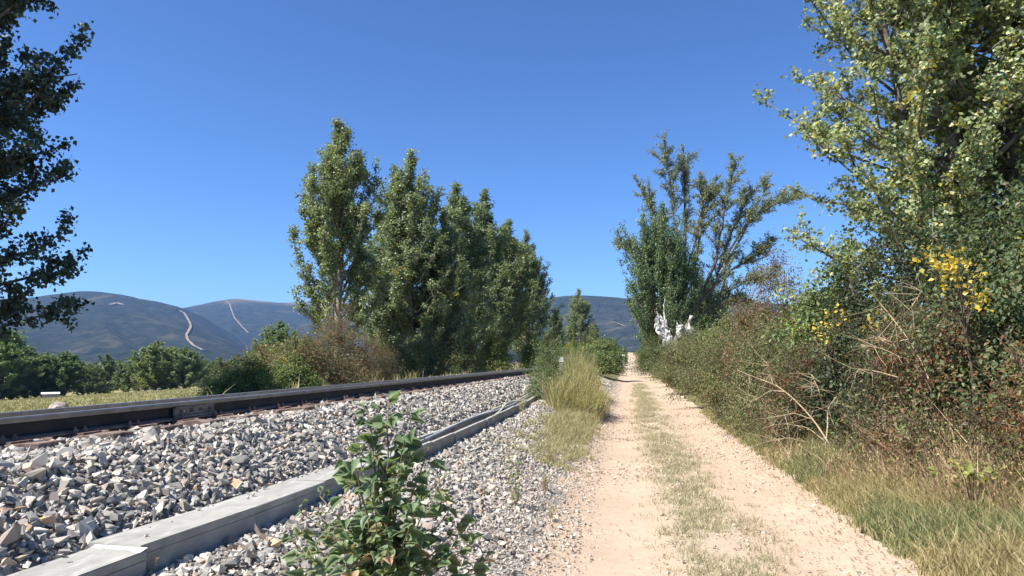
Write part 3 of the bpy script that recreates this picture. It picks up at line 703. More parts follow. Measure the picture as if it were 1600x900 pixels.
far_tree(905, 450, 105, row_b, 'grey-green spiky-topped tree where the rails run off, left of the path', None, 1.5, 0.3, 13.5)
far_tree(866, 478, 80, row_c, 'pale green tree between the poplar row and the spiky-topped tree', None, 1.5, 1.3, 13.5)
far_tree(928, 502, 84, row_c, 'small tree just right of the spiky-topped tree', None, 1.5, 2.2, 13.5)
far_tree(958, 530, 105, dist_b, 'low light green tree at the far end of the path, left side', None, 1.0, 0.7)
far_tree(1016, 505, 98, dist_b, 'tree standing over the far end of the path, right side', None, 0.75, 4.0)
far_tree(974, 540, 118, dist_a, 'dark low tree close by the left side of the far path', None, 0.8, 1.9)
far_tree(1008, 528, 135, dist_c, 'farthest tree close by the right side of the path', None, 0.9, 0.4)

# tree line beyond the meadow
FT = [(-40, 500, 205, dist_c, 1.5), (2, 512, 200, dist_c, 1.3), (22, 546, 212, dist_a, 1.5), (46, 545, 216, dist_c, 1.6), (72, 549, 220, dist_a, 1.5), (103, 547, 214, dist_c, 1.3), (140, 566, 222, dist_b, 0.95),
      (168, 551, 232, dist_b, 0.8), (152, 568, 212, dist_b, 0.9), (203, 556, 226, dist_a, 1.2), (222, 572, 222, dist_b, 0.8), (245, 531, 216, dist_a, 1.4), (268, 540, 222, dist_c, 1.4), (291, 540, 214, dist_a, 1.3), (318, 560, 260, dist_b, 1.0),
      (345, 556, 230, dist_b, 1.0), (372, 552, 235, dist_b, 1.1), (400, 541, 170, dist_a, 1.2), (418, 532, 150, dist_c, 1.3), (438, 500, 135, dist_a, 1.1), (462, 520, 120, dist_b, 0.8)]
FL = ['tree line tree cut by the left edge', 'tall light green tree at the left edge beyond the meadow', 'dark tree beside the tall one at the left edge', 'fourth tree of the far line from the left edge', 'fifth dense tree of the far line from the left', 'poplar standing behind the white low shed', 'low bushy tree right of the white shed', 'round olive tree rising behind low bushes in the far line', 'low grey-green bush tree in front of the far line', 'dark narrow tree left of the tall paired trees', 'low bush at the foot of the tall paired trees', 'left one of the tall dark trees in the middle of the far line', 'middle one of the tall dark trees at the end of the meadow', 'right one of the tall dark trees at the end of the meadow', 'hazy tree behind the end of the meadow', 'light green round tree above the bramble mass', 'second light green round tree right of the meadow', 'tree left of the tall one below the second firebreak', 'bushy poplar half hidden by the tall tree right of the meadow', 'tall dark tree below the far ridge, left of the reddish bush', 'tree partly hidden by the leftmost poplar']
for k, ((px, py, D, ms, wf), lab) in enumerate(zip(FT, FL)):
    far_tree(px, py + 2, D, ms, lab, 'trees beyond the meadow', wf * 1.25, k * 1.7)

for k, (px, py, wf) in enumerate([(118, 562, 1.4), (186, 563, 1.3), (232, 560, 1.3), (312, 566, 1.4), (333, 563, 1.5), (360, 562, 1.5), (388, 560, 1.5), (415, 556, 1.5), (60, 558, 1.5), (150, 566, 1.5)]):
    far_tree(px, py, 285, (dist_b, dist_c, dist_a)[k % 3], ['hazy tree behind the poplar by the shed', 'hazy tree behind the round olive tree', 'hazy tree left behind the tall dark trees', 'hazy tree just right of the tall dark trees', 'hazy round tree above the end of the meadow', 'hazy tree below the foot of the second firebreak', 'hazy tree right of the second firebreak foot', 'hazy tree left behind the tall one by the reddish bush', 'hazy tree behind the dense left trees', 'hazy tree behind the low grey-green bush tree'][k], 'hazy trees behind the meadow trees', wf, k * 2.3)

# ------------------------------------------------------------------ old poplars by the path, with a dead stump
def old_tree():
    rng = np.random.default_rng(77); Y0 = 64.0
    root_p = at_y(1072, 540, Y0); base = np.array([root_p[0], Y0, gnd(root_p[0], Y0)])
    root = empty('old_poplar_tree', base); tag(root, 'tall sparse old poplar with arching limbs above the bleached stump', 'tree')
    limbs = [([(1072, 540), (1068, 440), (1072, 340), (1068, 228)], 0.34, 1.0), ([(1072, 520), (1085, 430), (1098, 340), (1092, 285)], 0.22, 0.8), ([(1074, 500), (1118, 420), (1128, 340), (1146, 255)], 0.22, 0.9),
             ([(1076, 500), (1125, 430), (1165, 360), (1198, 290)], 0.2, 0.75), ([(1122, 425), (1150, 370), (1190, 330), (1232, 310)], 0.14, 0.7), ([(1078, 510), (1120, 470), (1160, 440), (1205, 432)], 0.15, 0.8),
             ([(1110, 455), (1150, 415), (1180, 400), (1203, 380)], 0.12, 0.75), ([(1070, 500), (1030, 440), (1000, 405), (968, 384)], 0.18, 0.75), ([(1068, 440), (1040, 380), (1022, 330), (1008, 305)], 0.15, 0.8),
             ([(1070, 400), (1050, 330), (1045, 270), (1040, 240)], 0.12, 0.8), ([(1074, 420), (1095, 350), (1110, 310), (1112, 300)], 0.12, 0.7), ([(1120, 430), (1135, 380), (1160, 330), (1168, 300)], 0.12, 0.7), ([(1080, 500), (1110, 490), (1140, 470), (1170, 468)], 0.12, 0.8)]
    wood = MB(); ts, td, tl = [], [], []
    for pts, r0, dens in limbs:
        dy = rng.normal(0, 1.2); P = np.array([at_y(x, y, Y0) for x, y in pts]); q = np.linspace(0, 1, len(P)); qq = np.linspace(0, 1, 14)
        B = np.stack([np.interp(qq, q, P[:, k]) for k in range(3)], 1)
        for _ in range(2): B[1:-1] = (B[:-2] + 2 * B[1:-1] + B[2:]) / 4
        B[:, 1] += dy * qq ** 1.2 * 1.4; B += rng.normal(0, 0.05, B.shape); B -= base
        wood.tube(B, r0 * 0.72 * (1 - 0.88 * qq) + 0.015, 7)
        tan = unit(np.gradient(B, axis=0)); subs = [B]
        for _ in range(7):
            j = rng.integers(4, 13); d_ = unit(tan[j] * 0.9 + rng.normal(0, 0.45, 3) + np.array([0.05, 0, 0.25])); l_ = rng.uniform(1.2, 2.8) * (1.2 - 0.6 * qq[j]); q5 = np.linspace(0, 1, 6)[:, None]
            C = B[j] + d_ * l_ * q5 + np.array([0, 0, 0.25]) * q5 ** 2 + rng.normal(0, 0.04, (6, 3)) * q5; wood.tube(C, 0.045 * (1 - 0.8 * q5[:, 0]) + 0.006, 5); subs.append(C)
        for C in subs[1:]:
            m = 16; s2 = rng.uniform(0.1, 1, m); i0 = np.linspace(0, 1, 6); ts.append(np.stack([np.interp(s2, i0, C[:, k]) for k in range(3)], 1)); td.append(unit(unit(C[-1] - C[0]) * 0.8 + rng.normal(0, 0.6, (m, 3)))); tl.append(rng.uniform(0.4, 0.9, m))
        nb_ = int(34 * dens); s = rng.uniform(0.15, 1, nb_); st = np.stack([np.interp(s, qq, B[:, k]) for k in range(3)], 1)
        tan = unit(np.gradient(B, axis=0)); tt = np.stack([np.interp(s, qq, tan[:, k]) for k in range(3)], 1)
        d0 = unit(tt * 0.9 + rng.normal(0, 0.6, (nb_, 3)) + np.array([0, 0, 0.25])); l0 = rng.uniform(0.5, 1.8, nb_) * (1.15 - 0.6 * s)
        for a_, d_, l_ in zip(st, d0, l0):
            wood.tube(np.stack([a_, a_ + d_ * l_ * 0.5, a_ + d_ * l_ + np.array([0, 0, 0.08])]), (0.02, 0.014, 0.006), 4)
            m = 6; s2 = rng.uniform(0.15, 1, m); ts.append(a_ + d_ * (l_ * s2)[:, None]); td.append(unit(d_ + rng.normal(0, 0.4, (m, 3)))); tl.append(np.full(m, 0.6))
    ts, td, tl = map(np.concatenate, (ts, td, tl)); n = 76000; k = rng.integers(0, len(ts), n)
    P = ts[k] + td[k] * (tl[k] * rng.random(n))[:, None] + rng.normal(0, 0.07, (n, 3)); c = MB()
    pal = [((0.13, 0.155, 0.105), 3), ((0.1, 0.125, 0.085), 3), ((0.19, 0.205, 0.15), 1.5), ((0.16, 0.15, 0.105), 1)]
    leaves(c, rng, P, 0.125, 0.8, palette(rng, n, pal) * rng.uniform(0.75, 1.25, len(ts))[k][:, None])
    wood.build('trunk', M['bark'], root, True, False); c.build('crown', M['poplar'], root)
old_tree()
front_p = gen_tree(55, 12.5, prof_tab([0, 0.1, 0.25, 0.45, 0.65, 0.85, 1], [2.6, 3.6, 3.9, 3.5, 2.5, 1.2, 0.15]), 0.2, 110, 45, 78, 42000, 0.13, [((0.085, 0.125, 0.05), 3), ((0.105, 0.15, 0.06), 3), ((0.065, 0.095, 0.045), 2), ((0.15, 0.18, 0.07), 0.7)], 0.04, leaders=4, twl=0.7, twig_tubes=False)
def by_px(px, Y, pyt=None):
    r = ray(px, 560); X = Y * r[0] / r[1]; return X, (at_y(px, pyt, Y)[2] if pyt is not None else None)
x_, zt_ = by_px(1040, 62, 318); z_ = gnd(x_, 62); s_ = (zt_ - z_) / 12.5
place_tree('poplar_tree', front_p, (x_, 62.0, z_), 'dense green cone-shaped poplar by the path, behind the bleached stump', 'tree', None, 0.5, (s_ * 1.0, s_ * 0.8, s_))
x_, zt_ = by_px(1100, 70, 420); z_ = gnd(x_, 70); s_ = (zt_ - z_) / 12.5
place_tree('poplar_tree', front_p, (x_, 70.0, z_), 'lower green poplar behind the old one, right of the stump', 'tree', None, 2.5, (s_ * 0.9, s_ * 0.9, s_))
def stump():
    rng = np.random.default_rng(8); Y0 = 52.0; a = at_y(1050, 560, Y0); base = np.array([a[0], Y0, gnd(a[0], Y0)])
    root = empty('dead_stump', base); tag(root, 'bleached white split dead trunk standing against the green poplar', 'stump')
    def spike(nm, pts, r0, r1, jit):
        b = MB(); P = np.array([at_y(x, y, Y0) for x, y in pts]); q = np.linspace(0, 1, len(P)); qq = np.linspace(0, 1, 10)
        B = np.stack([np.interp(qq, q, P[:, k]) for k in range(3)], 1) - base; B[:, 1] += rng.normal(0, 0.15); B[1:] += rng.normal(0, 0.035, (9, 3))
        b.tube(B, r0 + (r1 - r0) * qq, 7); V = b.V[0]; V += rng.normal(0, jit, V.shape); b.build(nm, M['deadwood'], root, False, False)
    for cx, top, lean in ((1039, 494, -9), (1069, 498, 9)):
        for k in range(8):
            x = cx + rng.uniform(-12, 12); yt = top + rng.uniform(-6, 22); spike('split_trunk', [(1053 + (x - 1053) * 0.25, 560), (1053 + (x - 1053) * 0.55, 532), (x, (yt + 528) / 2), (x + lean * rng.uniform(0, 1) + rng.normal(0, 2), yt)], rng.uniform(0.12, 0.24), rng.uniform(0.05, 0.14), 0.05)
    for pts in ([(1040, 512), (1037, 484), (1039, 466)], [(1036, 505), (1030, 495), (1025, 486)], [(1070, 512), (1077, 500), (1078, 492)], [(1060, 520), (1057, 508), (1059, 500)], [(1034, 520), (1028, 512), (1027, 504)]):
        spike('broken_limb', pts, 0.08, 0.02, 0.01)
stump()

# ------------------------------------------------------------------ large poplars: right of the path and far left
PAL_RIGHT = [((0.135, 0.17, 0.08), 3), ((0.175, 0.21, 0.1), 3), ((0.1, 0.13, 0.065), 2), ((0.27, 0.28, 0.15), 2), ((0.3, 0.25, 0.08), 0.7)]
big_prof = prof_tab([0, 0.12, 0.25, 0.4, 0.55, 0.75, 0.9, 1], [1.6, 2.6, 2.8, 2.5, 2.05, 1.7, 1.1, 0.3])
big_a = gen_tree(61, 13.0, big_prof, 0.11, 112, 8, 66, 68000, 0.076, PAL_RIGHT, 0.11, leaders=3, twl=0.55, scatter=0.055, yellow=0.04, clump_jit=0.3, tip=0.1)
big_b = gen_tree(62, 14.0, big_prof, 0.14, 84, 14, 66, 58000, 0.078, PAL_RIGHT, 0.14, leaders=2, twl=0.55, scatter=0.055, yellow=0.07, clump_jit=0.3, tip=0.1)
place_tree('poplar_tree', big_a, (5.35, 12.9, gnd(5.35, 12.9)), 'large yellowing poplar nearest the path on the right', 'tree', None, 0.6)
place_tree('poplar_tree', big_b, (6.2, 13.2, gnd(6.2, 13.2)), 'second large poplar on the right, its dark trunk near the picture edge', 'tree', None, 2.3)
place_tree('poplar_tree', big_a, (7.2, 14.2, gnd(7.2, 14.2)), 'third large poplar, cut off by the right edge of the picture', 'tree', None, 3.7, (1.05, 1.05, 1.08))
left_t = gen_tree(71, 14, prof_tab([0, 0.15, 0.3, 0.5, 0.75, 0.9, 1], [1.5, 2.6, 3.1, 3.1, 2.3, 1.3, 0.3]), 0.2, 84, 8, 62, 66000, 0.122, [((0.038, 0.055, 0.04), 3), ((0.05, 0.068, 0.046), 2), ((0.03, 0.042, 0.032), 2)], 0.16, leaders=2, twl=0.7, scatter=0.08, upw=0.1, leaf_mat='shade_leaf')  # leaf colours darkened to stand for the crown's shadow side
place_tree('poplar_tree', left_t, (-15.0, 13.5, gnd(-15.0, 13.5)), 'poplar with leaves darkened for shade filling the left edge of the picture', 'tree', None, 1.1)

# ------------------------------------------------------------------ shrubs and hedge
def gen_bush(seed, rx, ry, h, nleaf, lsize, pal, ratio=0.6, nclump=150, clump=0.2, stems=26, low=0.02, shell=0.45, leaf_mat='leaf', twigs=180, twig_mat='twig', clump_jit=0.3, accent=None):
    rng = np.random.default_rng(seed); wood = MB(); c = MB()
    d = rng.normal(size=(nclump, 3)); d[:, 2] = np.abs(d[:, 2]); d = unit(d); rad = (shell + (1 - shell) * rng.random(nclump) ** 0.6)[:, None]
    lump = 1 + 0.5 * fbm(d[:, 0] * 2.3 + seed, d[:, 1] * 2.3 + d[:, 2] * 1.7, 3)[:, None]
    C = d * rad * lump * np.array([rx, ry, h]); C[:, 2] = np.maximum(C[:, 2], low * h + rng.uniform(0, 0.25, nclump) * h)
    for i in range(stems):
        t = C[rng.integers(0, nclump)]; q = np.linspace(0, 1, 6)[:, None]; s0 = np.array([t[0] * 0.25, t[1] * 0.25, 0]) + rng.normal(0, 0.05, 3) * np.array([1, 1, 0])
        P = s0 * (1 - q) + t * q; P[:, 2] += 0.15 * h * np.sin(q[:, 0] * math.pi); P[1:] += rng.normal(0, 0.03, (5, 3)); wood.tube(P, 0.014 * (1 - 0.75 * q[:, 0]) + 0.003, 4)
    tk = rng.integers(0, nclump, twigs); dd = unit(d[tk] + rng.normal(0, 0.7, (twigs, 3)) + np.array([0, 0, 0.3])); ln = rng.uniform(0.15, 0.5, twigs)[:, None] * (0.5 + clump * 2)
    for a_, e_ in zip(C[tk], dd * ln): wood.tube(np.stack([a_ - e_ * 0.3, a_ + e_]), (0.005, 0.002), 3)
    k = rng.integers(0, nclump, nleaf); P = C[k] + rng.normal(0, clump, (nleaf, 3)) * rng.uniform(0.5, 1.2, (nclump, 1))[k]; P[:, 2] = np.where(P[:, 2] < 0.02, rng.uniform(0.02, 0.25, nleaf), P[:, 2])
    col = palette(rng, nleaf, pal) * rng.uniform(1 - clump_jit, 1 + clump_jit, nclump)[k][:, None]
    if accent:
        ac, frac = accent; on = (rng.random(nclump) < frac)[k] & (rng.random(nleaf) < 0.7); col[on] = np.array(ac) * rng.uniform(0.6, 1.2, (on.sum(), 1))
    leaves(c, rng, P, lsize, ratio, col, out=d[k] * 0.5)
    wm = wood.mesh('stems', attr=False); wm.materials.append(M[twig_mat]); cm = c.mesh('foliage'); cm.materials.append(M[leaf_mat]); return wm, cm
def place_bush(name, ms, loc, label, group=None, rz=0, sc=(1, 1, 1), cat='bush'):
    root = empty(name, loc, rz); root.scale = sc; link('stems', ms[0], None, root); link('foliage', ms[1], None, root); return tag(root, label, cat, group)
P_DK = [((0.055, 0.075, 0.035), 3), ((0.075, 0.1, 0.045), 3), ((0.1, 0.12, 0.05), 1.5), ((0.13, 0.11, 0.06), 0.6)]
P_OL = [((0.095, 0.105, 0.048), 3), ((0.12, 0.12, 0.06), 2), ((0.075, 0.09, 0.04), 2.5), ((0.14, 0.115, 0.07), 1), ((0.115, 0.07, 0.05), 0.6)]
P_RD = [((0.14, 0.075, 0.055), 3.2), ((0.1, 0.075, 0.05), 2), ((0.085, 0.1, 0.045), 4), ((0.14, 0.1, 0.07), 0.8)]
P_BR = [((0.115, 0.095, 0.055), 2.5), ((0.08, 0.065, 0.04), 2), ((0.085, 0.105, 0.04), 4), ((0.16, 0.13, 0.08), 0.8), ((0.14, 0.065, 0.04), 0.6)]
P_GR = [((0.09, 0.125, 0.045), 3), ((0.12, 0.155, 0.055), 3), ((0.07, 0.09, 0.04), 1.5), ((0.16, 0.17, 0.06), 1)]
b_dk = gen_bush(101, 1.2, 1.2, 2.9, 24000, 0.065, P_DK, 0.6, 120, 0.19, clump_jit=0.4, accent=((0.2, 0.17, 0.06), 0.04))
b_shade = gen_bush(106, 1.1, 1.2, 2.8, 18000, 0.062, [((0.03, 0.042, 0.024), 3), ((0.045, 0.06, 0.03), 2), ((0.06, 0.045, 0.03), 1), ((0.09, 0.1, 0.045), 0.5)], 0.6, 90, 0.19, clump_jit=0.5, twigs=300)  # shade of the hedge hollow painted into extra-dark leaf colours
b_ol = gen_bush(102, 1.35, 1.5, 2.3, 24000, 0.056, P_OL, 0.5, 130, 0.17, clump_jit=0.4)
b_rd = gen_bush(103, 1.1, 1.3, 2.8, 20000, 0.055, P_RD, 0.5, 120, 0.17, twigs=400, clump_jit=0.4)
b_br = gen_bush(104, 1.0, 1.3, 1.7, 20000, 0.05, P_BR, 0.45, 120, 0.16, twigs=600, clump_jit=0.45, accent=((0.27, 0.125, 0.06), 0.22))
b_gr = gen_bush(105, 1.0, 1.1, 2.4, 17000, 0.072, P_GR, 0.75, 110, 0.19, clump_jit=0.4, accent=((0.42, 0.32, 0.04), 0.03))
HG = 'hedge along the right side of the path'
HB = [('hedge_bush', b_dk, 4.4, 8.6, (1.05, 1, 1.18), 'dense dark green bush at the right edge, above the tall verge grass'), ('hedge_bush', b_br, 3.5, 8.7, (1.0, 1.0, 1.25), 'brown dry tangle of weeds in front of the dark right-hand bush'),
      ('hedge_bush', b_shade, 3.7, 11.0, (1.05, 1.0, 1.1), 'bush with leaves darkened for shade under the nearest large poplar'), ('hedge_bush', b_gr, 3.6, 13.4, (1.05, 1, 1.2), 'leafy green bush with yellow leaves left of the nearest large poplar'),
      ('hedge_bush', b_br, 2.85, 12.2, (0.8, 0.9, 1.05), 'low rusty red-leaved bush at the path edge behind the bent dry branch'), ('hedge_bush', b_rd, 3.3, 16.8, (1.1, 1, 1.28), 'tall reddish purple bush standing above the olive hedge'),
      ('hedge_bush', b_ol, 2.9, 14.8, (0.85, 0.95, 1.0), 'olive brown bush at the path edge in front of the reddish one'), ('hedge_bush', b_ol, 3.0, 18.6, (0.95, 1, 1.12), 'rounded olive bush left of the reddish one, leaning over the path'),
      ('hedge_bush', b_ol, 3.0, 22.5, (0.95, 1.2, 1.12), 'olive bush next along the path, below the dead stump'), ('hedge_bush', b_gr, 3.4, 27.0, (1, 1.4, 1.1), 'green bush in the hedge beyond the olive ones'),
      ('hedge_bush', b_ol, 3.2, 32.5, (1, 1.5, 1.15), 'distant olive bush in the hedge, lower right of the stump'), ('hedge_bush', b_dk, 3.3, 39.0, (1, 1.8, 1.0), 'dark distant bush in the hedge right under the stump'),
      ('hedge_bush', b_ol, 3.3, 47.0, (1.1, 2.2, 1.12), 'farthest olive bush of the hedge, at the bend of the shade'), ('hedge_bush', b_dk, 2.9, 60.0, (1.2, 2.5, 1.2), 'dark bush beside the shaded stretch of path'),
      ('hedge_bush', b_br, 4.0, 6.9, (0.95, 0.9, 1.0), 'brown thicket behind the yellow-green bramble in the verge'), ('hedge_bush', b_shade, 3.4, 9.9, (0.8, 0.8, 0.75), 'shrub with leaves darkened for shade between the bent branch and the slanting stalk'), ('hedge_bush', b_gr, 5.4, 10.2, (1.1, 1, 1.15), 'green bush behind the dark one at the right edge'), ('hedge_bush', b_dk, 5.2, 17.5, (1.2, 1.2, 1.0), 'dark bush behind the reddish bush'), ('hedge_bush', b_rd, 3.9, 24.5, (1, 1.2, 1.05), 'second reddish bush farther along behind the olive hedge')]
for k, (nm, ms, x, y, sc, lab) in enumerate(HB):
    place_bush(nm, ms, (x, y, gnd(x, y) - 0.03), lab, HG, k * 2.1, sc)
# beyond the rails
LB = [(b_gr, 395, -10.0, 566, 1.5, 'low green bramble mass beyond the rails, left end'), (b_gr, 350, -10.5, 585, 1.3, 'lowest bramble clump beyond the rails, beside the meadow'), (b_gr, 455, -10.2, 560, 1.4, 'green bramble clump in front of the reddish bush beyond the rails'),
      (b_rd, 522, -11.2, 480, 1.15, 'large reddish brown bush at the foot of the leftmost poplar'), (b_br, 478, -10.6, 520, 1.3, 'brown bush left of the leftmost poplar'), (b_rd, 585, -10.6, 520, 1.0, 'rusty bush between the two left poplars'), (b_dk, 660, -10.2, 520, 1.1, 'dark shrub under the double-topped poplar'),
      (b_dk, 622, -10.6, 530, 1.2, 'dark shrub between the slim poplar and the double-topped one'), (b_dk, 715, -9.6, 520, 1.2, 'dark shrub under the middle poplars'), (b_gr, 775, -9.3, 525, 1.1, 'green shrub under the spire-topped poplar'), (b_gr, 835, -8.4, 530, 1.2, 'green shrub where the rails disappear'), (b_gr, 430, -12.5, 545, 1.5, 'green shrub behind the brambles, left of the reddish bush')]
for k, (ms, px, X, pyt, wf, lab) in enumerate(LB):
    r = ray(px, 560); Y = X / (r[0] / r[1]); zt = at_y(px, pyt, Y)[2]; zb = gnd(X, Y); s = max(0.3, (zt - zb) / {id(b_gr): 2.4, id(b_rd): 2.8, id(b_br): 1.7, id(b_dk): 2.9}[id(ms)])
    place_bush('bramble_bush' if k < 3 else 'shrub', ms, (X, Y, zb), lab, 'bushes beyond the rails', k * 1.3, (s * wf, s * wf, s))
# left of the path
P_SH = [((0.1, 0.14, 0.055), 3), ((0.13, 0.17, 0.07), 2), ((0.08, 0.1, 0.05), 1)]
b_wil = gen_bush(120, 0.5, 0.7, 1.5, 9000, 0.05, P_SH, 0.35, 110, 0.11, stems=18, twigs=120)
place_bush('willow_shrub', b_wil, (-2.0, 18.6, gnd(-2.0, 18.6)), 'slender green shrub at the left end of the tall yellow grass', None, 0.3)
place_bush('shrub', b_gr, (-1.9, 50, gnd(-1.9, 50)), 'green shrub behind the tall yellow grass, left of the path', None, 0.9, (1.1, 2.0, 0.95))
place_bush('shrub', b_dk, (-3.0, 66, gnd(-3.0, 66)), 'dark shrub further behind the tall yellow grass', None, 0.2, (1.4, 2.0, 0.95))
place_bush('shrub', b_gr, (-2.6, 36, gnd(-2.6, 36)), 'green shrub just behind the slender willow-like one', None, 2.9, (0.8, 1.2, 0.72))

# ------------------------------------------------------------------ grasses
P_STRAW = [((0.3, 0.245, 0.125), 3), ((0.24, 0.2, 0.095), 3), ((0.17, 0.165, 0.065), 2), ((0.36, 0.3, 0.18), 1)]
P_GRASS = [((0.11, 0.13, 0.05), 3), ((0.15, 0.15, 0.06), 2), ((0.21, 0.185, 0.09), 2), ((0.29, 0.24, 0.135), 1.6), ((0.085, 0.11, 0.043), 2)]
def tuft_points(rng, n, x, y, spread, per):
    c = rng.integers(0, len(x), n); return np.stack([x[c] + rng.normal(0, spread, n), y[c] + rng.normal(0, spread, n)], 1)
def with_z(p): return np.c_[p, height(p[:, 0], p[:, 1]) - 0.01]
rng = np.random.default_rng(303)
def visible(p):
    u, v, d = proj(p); return (u > -150) & (u < 1750) & (v < 1040) & (d > 0.4)
# verge on the right
b = MB(); n = 2600
tx = 2.02 + np.abs(rng.normal(0, 0.75, n)); ty = 3.6 + 18 * rng.random(n) ** 1.5; P = with_z(tuft_points(rng, 62000, tx, ty, 0.05, 0)); P = P[(P[:, 0] > 1.86) & visible(P)]
hh = np.interp(P[:, 0], [1.85, 2.3, 3.2], [0.06, 0.2, 0.42]) * (1 + 0.8 * fbm(P[:, 0] * 1.1, P[:, 1] * 1.1, 3))
tone = (fbm(P[:, 0] * 0.9 + 5, P[:, 1] * 0.9, 3) > 0.0)
c = np.where(tone[:, None], palette(rng, len(P), P_GRASS), palette(rng, len(P), P_STRAW) * 0.85)
blades(b, rng, P, hh, 0.0042, 0.45, c); tag(b.build('verge_grass', M['dry']), 'mixed green and straw grass along the right verge', 'grass', kind='stuff')
# middle strip of the path
b = MB(); n = 3000
ty = 4.3 + 40 * rng.random(n) ** 1.8; tx = 0.66 + rng.normal(0, 0.235, n) + 0.1 * np.interp(ty, [4, 9], [1, 0]) - 0.1 * (ty > 12); ok = fbm(tx * 2.5, ty * 0.8, 3) > -0.1; tx, ty = tx[ok], ty[ok]
P = with_z(tuft_points(rng, 31000, tx, ty, 0.045, 0)); P = P[visible(P)]
blades(b, rng, P, np.full(len(P), 0.06) * np.interp(P[:, 1], [4, 20], [1, 1.6]), 0.0028, 0.6, palette(rng, len(P), [((0.25, 0.225, 0.14), 3), ((0.185, 0.175, 0.1), 3), ((0.14, 0.145, 0.075), 1.4), ((0.33, 0.29, 0.2), 1.4)]))
tag(b.build('strip_grass', M['dry']), 'short dry grass growing down the middle of the path', 'grass', kind='stuff')
# dead leaves blown onto the path
b = MB(); n = 2600
tx = np.where(rng.random(n) < 0.6, 1.95 - np.abs(rng.normal(0, 0.35, n)), 0.6 + rng.normal(0, 0.6, n)); ty = 4.3 + 20 * rng.random(n) ** 1.4
P = np.stack([tx, ty, height(tx, ty) + 0.012], 1); leaves(b, rng, P, 0.028, 0.6, palette(rng, n, [((0.16, 0.1, 0.06), 3), ((0.1, 0.07, 0.045), 2), ((0.22, 0.16, 0.09), 1)]), bias=(0, 0, 3), droop=0); tag(b.build('leaf_litter', M['dry']), 'dead brown leaves strewn over the path', 'leaves', kind='stuff')
# left edge of path and ballast foot
b = MB(); n = 500
ty = 9.5 + 16 * rng.random(n) ** 1.2; tx = -0.95 + rng.normal(0, 0.25, n) - 0.01 * ty; P = with_z(tuft_points(rng, 16000, tx, ty, 0.05, 0)); P = P[(P[:, 0] < -0.5) & visible(P)]
hh = 0.2 * np.interp(P[:, 1], [9, 13, 17], [0.25, 0.9, 1.6]); blades(b, rng, P, hh, 0.004, 0.5, palette(rng, len(P), [((0.21, 0.195, 0.095), 3), ((0.27, 0.235, 0.13), 3), ((0.15, 0.16, 0.07), 1.4)]))
tag(b.build('edge_grass', M['dry']), 'pale grass patch at the foot of the ballast', 'grass', kind='stuff')
# tall grass beyond the rails and meadow tufts
b = MB(); n = 1500
ty = 9 + 75 * rng.random(n) ** 1.2; tx = -8.3 + rng.normal(0, 0.55, n); P = with_z(tuft_points(rng, 22000, tx, ty, 0.09, 0)); P = P[visible(P)]
blades(b, rng, P, np.full(len(P), 0.34) * (0.7 + 1.2 * (fbm(P[:, 0], P[:, 1] * 0.5, 3) + 0.2)), 0.009, 0.35, palette(rng, len(P), P_GRASS + P_STRAW[:2])); tag(b.build('track_side_grass', M['dry']), 'rough grass on the far side of the rails', 'grass', kind='stuff')
b = MB(); n = 5600
D = 22 + 190 * rng.random(n); px_ = rng.uniform(-120, 420, n); A = np.arctan2(*np.array([ray(x, 560)[:2] for x in px_]).T); P = with_z(np.stack([D * np.sin(A), D * np.cos(A)], 1)); P = P[P[:, 0] < -14]
P = np.repeat(P, 4, 0); P[:, :2] += rng.normal(0, 0.12, (len(P), 2)); blades(b, rng, P, np.full(len(P), 0.3), 0.03, 0.5, palette(rng, len(P), [((0.16, 0.15, 0.065), 3), ((0.21, 0.18, 0.09), 2), ((0.12, 0.13, 0.05), 2)])); tag(b.build('meadow_grass', M['dry']), 'dry yellow-green meadow grass beyond the rails', 'grass', kind='stuff')

def clump_plant(name, x, y, rx, ry, n, h, wd, pal, label, cat='grass clump', lean=0.18, heads=0):
    rng = np.random.default_rng(int(abs(x * 131 + y * 77)) + n); root = empty(name, (x, y, gnd(x, y))); b = MB()
    a = rng.uniform(0, 6.283, n); rr = np.sqrt(rng.random(n)); p = np.stack([x + rx * rr * np.cos(a), y + ry * rr * np.sin(a)], 1)
    P = with_z(p) - np.array([x, y, gnd(x, y)]); hh = h * (1.05 - 0.35 * rr) * (1 + 0.9 * fbm(p[:, 0] * 2.4, p[:, 1] * 1.4, 3)) * rng.uniform(0.55, 1.08, n); blades(b, rng, P, hh, wd, lean, palette(rng, n, pal)); b.build('blades', M['dry'], root)
    if heads:
        s = MB(); k = rng.integers(0, n, heads); Q = P[k] + np.c_[rng.normal(0, 0.12, (heads, 2)), hh[k] * rng.uniform(0.45, 1.0, heads)]; leaves(s, rng, Q, 0.03, 0.5, palette(rng, heads, [((0.3, 0.27, 0.11), 3), ((0.24, 0.23, 0.09), 2), ((0.22, 0.16, 0.09), 2)])); s.build('seed_heads', M['dry'], root)
    return tag(root, label, cat)
P_YEL = [((0.25, 0.22, 0.09), 3), ((0.18, 0.18, 0.07), 3), ((0.13, 0.15, 0.055), 2.5), ((0.23, 0.165, 0.1), 2)]
clump_plant('tall_grass', -1.3, 18.6, 0.7, 2.3, 5200, 1.15, 0.006, P_YEL, 'tall yellowing grass clump left of the path, beside the ballast', lean=0.3, heads=7000)
clump_plant('tall_grass', -1.55, 25.0, 0.6, 2.5, 3000, 1.6, 0.008, P_YEL, 'tall yellowing grass continuing behind the first clump', lean=0.15, heads=1800)
clump_plant('low_grass', -1.2, 14.2, 0.33, 1.5, 1900, 0.27, 0.005, [((0.22, 0.21, 0.1), 3), ((0.17, 0.17, 0.08), 2), ((0.29, 0.25, 0.14), 2)], 'low pale green grass clump in front of the tall yellow grass', lean=0.4)

